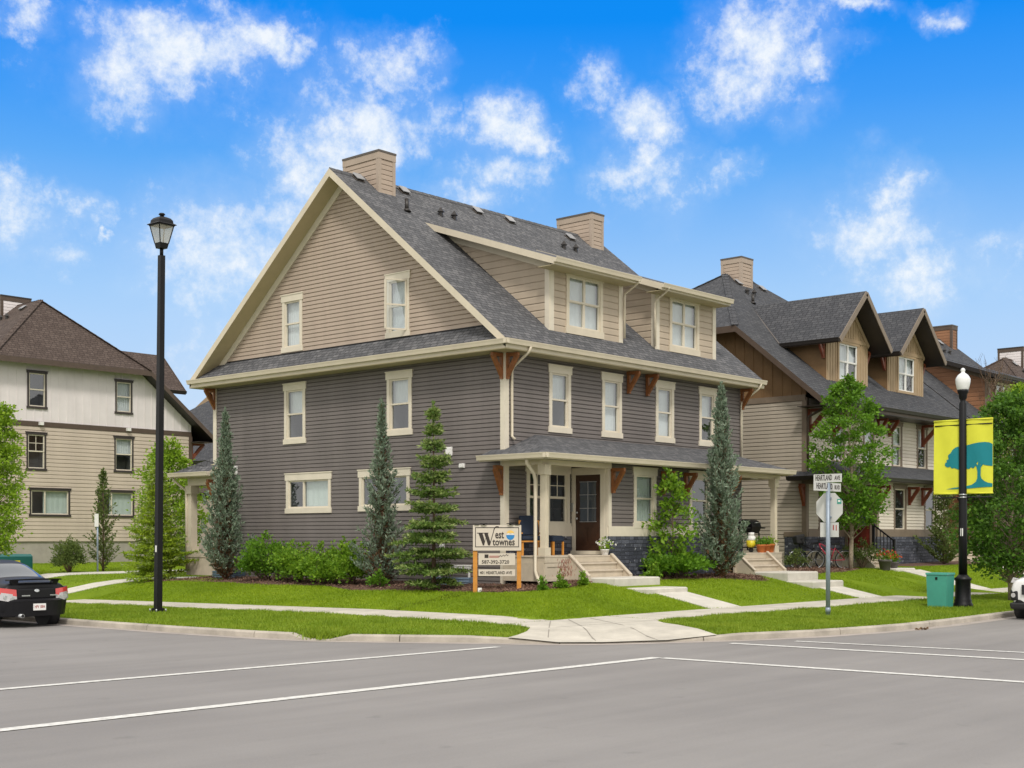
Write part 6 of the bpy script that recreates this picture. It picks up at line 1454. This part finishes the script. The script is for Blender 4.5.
def sedan():
    st = [(-2.13,.60,.36,.72,.52,.71,.70,.66,.88),(-2.08,.72,.26,.78,.52,.76,.76,.69,.96),(-1.98,.80,.22,.84,.55,.80,.84,.71,.99),(-1.42,.83,.21,.87,.60,.80,.93,.66,1.03),(-.72,.83,.21,.87,.60,.80,.94,.61,1.43),(-.1,.83,.21,.87,.60,.80,.94,.61,1.475),
          (.45,.83,.21,.87,.60,.79,.93,.60,1.45),(1.22,.83,.21,.87,.60,.80,.90,.64,.97),(1.9,.81,.22,.85,.55,.76,.76,.58,.84),(2.2,.66,.30,.72,.46,.66,.60,.5,.68)]
    x, y = -11.44, 5.97
    T, body = car(st, 'car_black', 'parked_car', 'black sedan with a rear spoiler parked at the kerb, cut by the left edge', (x, y, 0), 0, (3, 7), (4, 6), [(-1.32,.845),(1.28,.845)], .315)
    sp = MB()
    f = lambda a: (-2.16+.12*(a/.62)**2, 1.065+.02*math.cos(a*2))
    for i in range(12):
        a0, a1 = -.62+1.24*i/12, -.62+1.24*(i+1)/12
        (y0, z0), (y1, z1) = f(a0), f(a1)
        sp.hexa([(a0,y0-.08,z0-.025),(a1,y1-.08,z1-.025),(a1,y1+.13,z1-.03),(a0,y0+.13,z0-.03),(a0,y0-.10,z0+.008),(a1,y1-.10,z1+.008),(a1,y1+.13,z1+.004),(a0,y0+.13,z0+.004)], 'car_black')
    for s in (-1, 1): sp.hexa([(s*.40,-2.08,.93),(s*.53,-2.08,.93),(s*.53,-1.94,.93),(s*.40,-1.94,.93),(s*.43,-2.14,1.06),(s*.57,-2.12,1.06),(s*.57,-2.0,1.06),(s*.43,-2.0,1.06)], 'car_black')
    sp.build('spoiler', T)
    for s in (-1, 1):
        l = MB(); N = 8
        def sf(u, v):      # wraps round the rear corner
            x_ = .47+.37*u; yy = -2.17+.02*u+.26*max(0, u-.42)**1.6+.04*v
            return Vector((s*x_, yy, .60+(.27-.02*(1-u))*v+.03*u-.05*(1-v)*(1-u)))
        for i in range(N):
            for j in range(N):
                u0, u1, v0, v1 = i/N, (i+1)/N, j/N, (j+1)/N
                P = [sf(u0,v0), sf(u1,v0), sf(u1,v1), sf(u0,v1)]; l.face(P, 'lamp_red' if v0 >= .45+.1*math.sin(u0*3) else 'lamp_clear', True)
                Q = [p+Vector((0,.16,0)) for p in P]
                if i == 0: l.face([P[0],P[3],Q[3],Q[0]], 'car_trim')
                if i == N-1: l.face([P[1],P[2],Q[2],Q[1]], 'lamp_red')
                if j == 0: l.face([P[0],P[1],Q[1],Q[0]], 'car_trim')
                if j == N-1: l.face([P[3],P[2],Q[2],Q[3]], 'car_trim')
        tl = l.build('tail_light', T)
        for u in (.30, .66):
            k = MB(); c = sf(u, .28); k.tube([c+Vector((0,.02,0)), c+Vector((0,-.012,0))], .048, 'silver', 14); k.build('lens', tl)
    for (x_, w_) in ((-.36,.20),(.32,.18)):
        n_ = MB(); 
        for i in range(5): n_.box((x_+i*w_/5,-2.175,.70), (x_+i*w_/5+w_/6,-2.16,.725), 'silver')
        n_.build('name_badge', T)
    q = MB(); q.box((-.46,-2.163,.62), (.46,-2.0,.89), 'car_black'); qo = q.build('boot_lid', T); bv = qo.modifiers.new('round', 'BEVEL'); bv.width = .05; bv.segments = 3
    b = MB()
    for i in range(14):
        a0, a1 = -.84+1.68*i/14, -.84+1.68*(i+1)/14
        f = lambda a: -2.275+.30*abs(a/.84)**4
        b.hexa([(a0*.97,f(a0)+.05,.26),(a1*.97,f(a1)+.05,.26),(a1*.97,f(a1)+.35,.26),(a0*.97,f(a0)+.35,.26),(a0,f(a0),.60),(a1,f(a1),.60),(a1,f(a1)+.35,.60),(a0,f(a0)+.35,.60)], 'car_black')
        b.hexa([(a0,f(a0),.601),(a1,f(a1),.601),(a1,f(a1)+.35,.601),(a0,f(a0)+.35,.601),(a0*.97,f(a0)+.05,.64),(a1*.97,f(a1)+.05,.64),(a1*.97,f(a1)+.35,.64),(a0*.97,f(a0)+.35,.64)], 'car_black')
    b.build('bumper', T)
    p = MB(); p.box((-.15,-2.292,.385), (.15,-2.276,.535), 'white_plastic'); pl = p.build('licence_plate', T)
    M = Matrix(((1,0,0,-.12),(0,0,-1,-2.293),(0,1,0,.43),(0,0,0,1))); l = MB(); text_mb(l, 'HFV 1804', .24, .07, M, 'sign_red', .001); l.build('lettering', pl)
    e = MB(); e.lathe([(.055,0),(.065,.004),(.05,.008)], (0,0,0), 'silver', 16); eo = e.build('badge', T); eo.rotation_euler = (R(80), 0, 0); eo.scale = (1, .6, 1); eo.location = (0, -2.166, .82)
    x_ = MB(); x_.tube([(-.42,-2.32,.27),(-.42,-2.0,.28)], .045, 'silver', 12); x_.tube([(-.42,-2.325,.27),(-.42,-2.319,.27)], .036, 'black_rubber', 12); x_.build('exhaust', T)
    for s in (-1, 1):
        m = MB(); m.hexa([(s*.80,.62,.93),(s*.98,.60,.95),(s*.98,.72,.95),(s*.80,.75,.93),(s*.80,.62,1.05),(s*.97,.60,1.07),(s*.97,.70,1.07),(s*.80,.73,1.05)], 'car_black'); mo = m.build('wing_mirror', T); bv = mo.modifiers.new('round', 'BEVEL'); bv.width = .03; bv.segments = 3
sedan()
def suv():
    st = [(-2.2,.62,.40,.74,.62,.72,.80,.60,.95),(-2.12,.78,.30,.86,.62,.82,.90,.68,1.02),(-1.5,.84,.26,.90,.65,.84,.98,.70,1.08),(-1.05,.84,.26,.91,.68,.84,1.02,.72,1.12),(-.35,.84,.26,.91,.68,.83,1.05,.60,1.58),(.4,.84,.26,.91,.68,.83,1.05,.60,1.64),(1.5,.84,.26,.91,.68,.82,1.05,.60,1.60),(1.95,.82,.28,.88,.68,.80,1.02,.58,1.40),(2.15,.70,.38,.78,.66,.72,.9,.55,1.05)]
    # its nose (local -y) points towards the corner
    T, body = car(st, 'car_white', 'parked_car', 'white sport utility vehicle nosing in from the right edge of the photo', (8.05, -12.2, 0), R(-90), (3, 8), (4, 7), [(-1.35,.88),(1.3,.88)], .36)
    for s in (-1, 1):
        l = MB(); l.hexa([(s*.58,-2.20,.86),(s*.86,-2.05,.90),(s*.86,-1.92,.92),(s*.58,-2.05,.88),(s*.58,-2.14,1.0),(s*.83,-1.94,1.04),(s*.83,-1.85,1.03),(s*.58,-2.0,1.0)], 'lamp_clear'); o = l.build('headlight', T); bv = o.modifiers.new('round', 'BEVEL'); bv.width = .03; bv.segments = 2
        f = MB(); f.hexa([(s*.60,-2.215,.46),(s*.82,-2.13,.46),(s*.82,-2.0,.46),(s*.60,-2.0,.46),(s*.60,-2.22,.72),(s*.83,-2.14,.74),(s*.83,-2.0,.74),(s*.60,-2.0,.72)], 'car_trim'); fo = f.build('fog_light', T); bv = fo.modifiers.new('round', 'BEVEL'); bv.width = .05; bv.segments = 3
        g = MB(); g.tube([(s*.72,-2.20,.60),(s*.72,-2.16,.60)], .055, 'lamp_clear', 14); g.build('bulb', fo)
    b = MB(); b.hexa([(-.80,-2.20,.26),(.80,-2.20,.26),(.84,-1.9,.26),(-.84,-1.9,.26),(-.80,-2.24,.42),(.80,-2.24,.42),(.88,-1.9,.42),(-.88,-1.9,.42)], 'car_trim'); bo = b.build('bumper', T); bv = bo.modifiers.new('round', 'BEVEL'); bv.width = .05; bv.segments = 3
    gr = MB(); gr.box((-.5,-2.235,.62), (.5,-2.18,.86), 'car_trim'); gr.build('grille', T)
    for s in (-1, 1):
        m = MB(); m.hexa([(s*.84,-.75,1.05),(s*1.03,-.73,1.06),(s*1.03,-.60,1.06),(s*.84,-.58,1.05),(s*.84,-.75,1.20),(s*1.02,-.72,1.21),(s*1.02,-.60,1.21),(s*.84,-.58,1.20)], 'car_white'); mo = m.build('wing_mirror', T); bv = mo.modifiers.new('round', 'BEVEL'); bv.width = .03; bv.segments = 3
suv()

# ---------------------------------------------------------------- lawn blades and bark chips
def inside_poly(P, poly):
    x, y = P[:, 0], P[:, 1]; r = np.zeros(len(P), bool)
    for i in range(len(poly)):
        (x0, y0), (x1, y1) = poly[i-1], poly[i]
        c = ((y0 > y) != (y1 > y)) & (x < (x1-x0)*(y-y0)/((y1-y0) if y1 != y0 else 1e-9)+x0); r ^= c
    return r
def in_view(P, m=25):
    d = P - np.array([CAM.x, CAM.y]); f = np.array([math.cos(HEAD), math.sin(HEAD)]); rgt = np.array([f[1], -f[0]])
    dep = d @ f; px = 512+1337*(d @ rgt)/np.maximum(dep, 1); return (dep > 5) & (px > -m) & (px < 1024+m)
def kerb_inside(P):
    d, _ = kerb_near(P[:, 0], P[:, 1]); poly = [tuple(k) for k in KX] + [(90, 80)]
    return inside_poly(P, poly) & (d > .14)
RECTS = [(-6.2,-4.7,-5.6,60),(-2.8,70,-7.1,-5.6),(1.5,2.9,-5.6,-3.8),(1.1,2.95,-3.9,-2.3),(9.4,10.8,-5.6,-4.2),(9.0,10.9,-4.25,-2.3),(17.1,19.0,-5.6,-2.3),(25,26.4,-5.6,-3),(-4.7,2,15.9,17.0),(-4.7,12,20.6,22.0),(-.2,12,-2.3,15),(16,28.1,-1.5,13),(-2,12,30.8,60),(-4.72,-4.6,-5.6,60)]
def lawn_points(n, x0, x1, y0, y1):
    P = np.stack([RNG.uniform(x0, x1, n), RNG.uniform(y0, y1, n)], 1)
    P = P[in_view(P)]; P = P[kerb_inside(P)]
    k = np.ones(len(P), bool)
    for (a, b, c, d) in RECTS: k &= ~((P[:,0] > a+.02) & (P[:,0] < b-.02) & (P[:,1] > c+.02) & (P[:,1] < d-.02))
    k &= ~inside_poly(P, PAD)
    for poly, c in BEDS: k &= ~inside_poly(P, [((q[0]-c[0])*.97+c[0], (q[1]-c[1])*.97+c[1]) for q in poly])
    return P[k]
def blades(name, P, h, wd, m, rough=.25):
    n = len(P); z = hgt(P[:,0], P[:,1]); b = np.column_stack([P, z-.005]); az = RNG.uniform(0, 6.283, n)
    s = np.column_stack([np.cos(az), np.sin(az), np.zeros(n)]); ln = RNG.normal(size=(n, 2))*.45
    cl = np.sin(P[:,0]*3.1+2*np.sin(P[:,1]*1.7))*np.sin(P[:,1]*2.7+2*np.sin(P[:,0]*1.3)); hh = h*RNG.uniform(.55, 1.35, n)*(1+rough*cl); w_ = wd*RNG.uniform(.7, 1.3, n)
    tip = b + np.column_stack([ln*hh[:, None], hh])
    q = np.stack([b-s*w_[:, None]/2, b+s*w_[:, None]/2, tip], 1)
    o = npmesh(name, q.reshape(-1, 3), 3, m); tag(o, kind='stuff'); return o
A1 = lawn_points(330000, -11, 1, -10.9, 14); A2 = lawn_points(330000, -5, 32, -11.1, -.8); A3 = lawn_points(120000, -11, 14, 13, 31)
AL = np.concatenate([A1, A2, A3]); dk, _ = kerb_near(AL[:,0], AL[:,1])
strip_ = ((AL[:,0] < -6.2) | (AL[:,1] < -7.1))
tag(blades('grass', AL[~strip_], .045, .018, 'grass'), 'short bright green lawn grass around the houses', 'grass')
tag(blades('verge_grass', AL[strip_], .060, .020, 'boulevard_grass', .4), 'longer rougher grass between the kerb and the sidewalk', 'grass')
def kerb_tuft():
    n = 900; P = np.stack([RNG.normal(-9.62, .16, n), RNG.normal(-3.85, .28, n)], 1); P = P[kerb_inside(P) | (RNG.random(n) < .25)]
    tag(blades('weed_tuft', P, .14, .022, 'boulevard_grass', .3), 'tuft of weeds growing through the dip in the kerb', 'grass')
kerb_tuft()
def chips():
    P = []
    for poly, c in BEDS[:4]:
        a = np.array(poly); q = np.stack([RNG.uniform(a[:,0].min(), a[:,0].max(), 9000), RNG.uniform(a[:,1].min(), a[:,1].max(), 9000)], 1); P.append(q[inside_poly(q, poly)])
    P = np.concatenate(P); P = P[in_view(P)]; n = len(P); C = np.column_stack([P, hgt(P[:,0], P[:,1])+.035+RNG.uniform(0, .02, n)])
    ax = RNG.normal(size=(n, 3))*np.array([1, 1, .35]); L = RNG.uniform(.03, .085, n)
    tag(npmesh('bark_chips', leaves(C, ax, L, L*.4), 4, 'mulch_chip'), 'brown bark chips covering the planting beds', 'bark mulch', kind='stuff')
chips()
def drain_leaves():
    n = 26; rng = np.random.default_rng(9); c = np.column_stack([1.0+rng.normal(size=n)*.12, -11.35+rng.normal(size=n)*.05, np.full(n, .02)])
    tag(npmesh('fallen_leaves', leaves(c, rng.normal(size=(n,3))*np.array([1,1,.3]), np.full(n,.08), np.full(n,.05)), 4, 'needle_brown'), 'a few orange fallen leaves in the gutter below the kerb', 'leaves', kind='stuff')
drain_leaves()
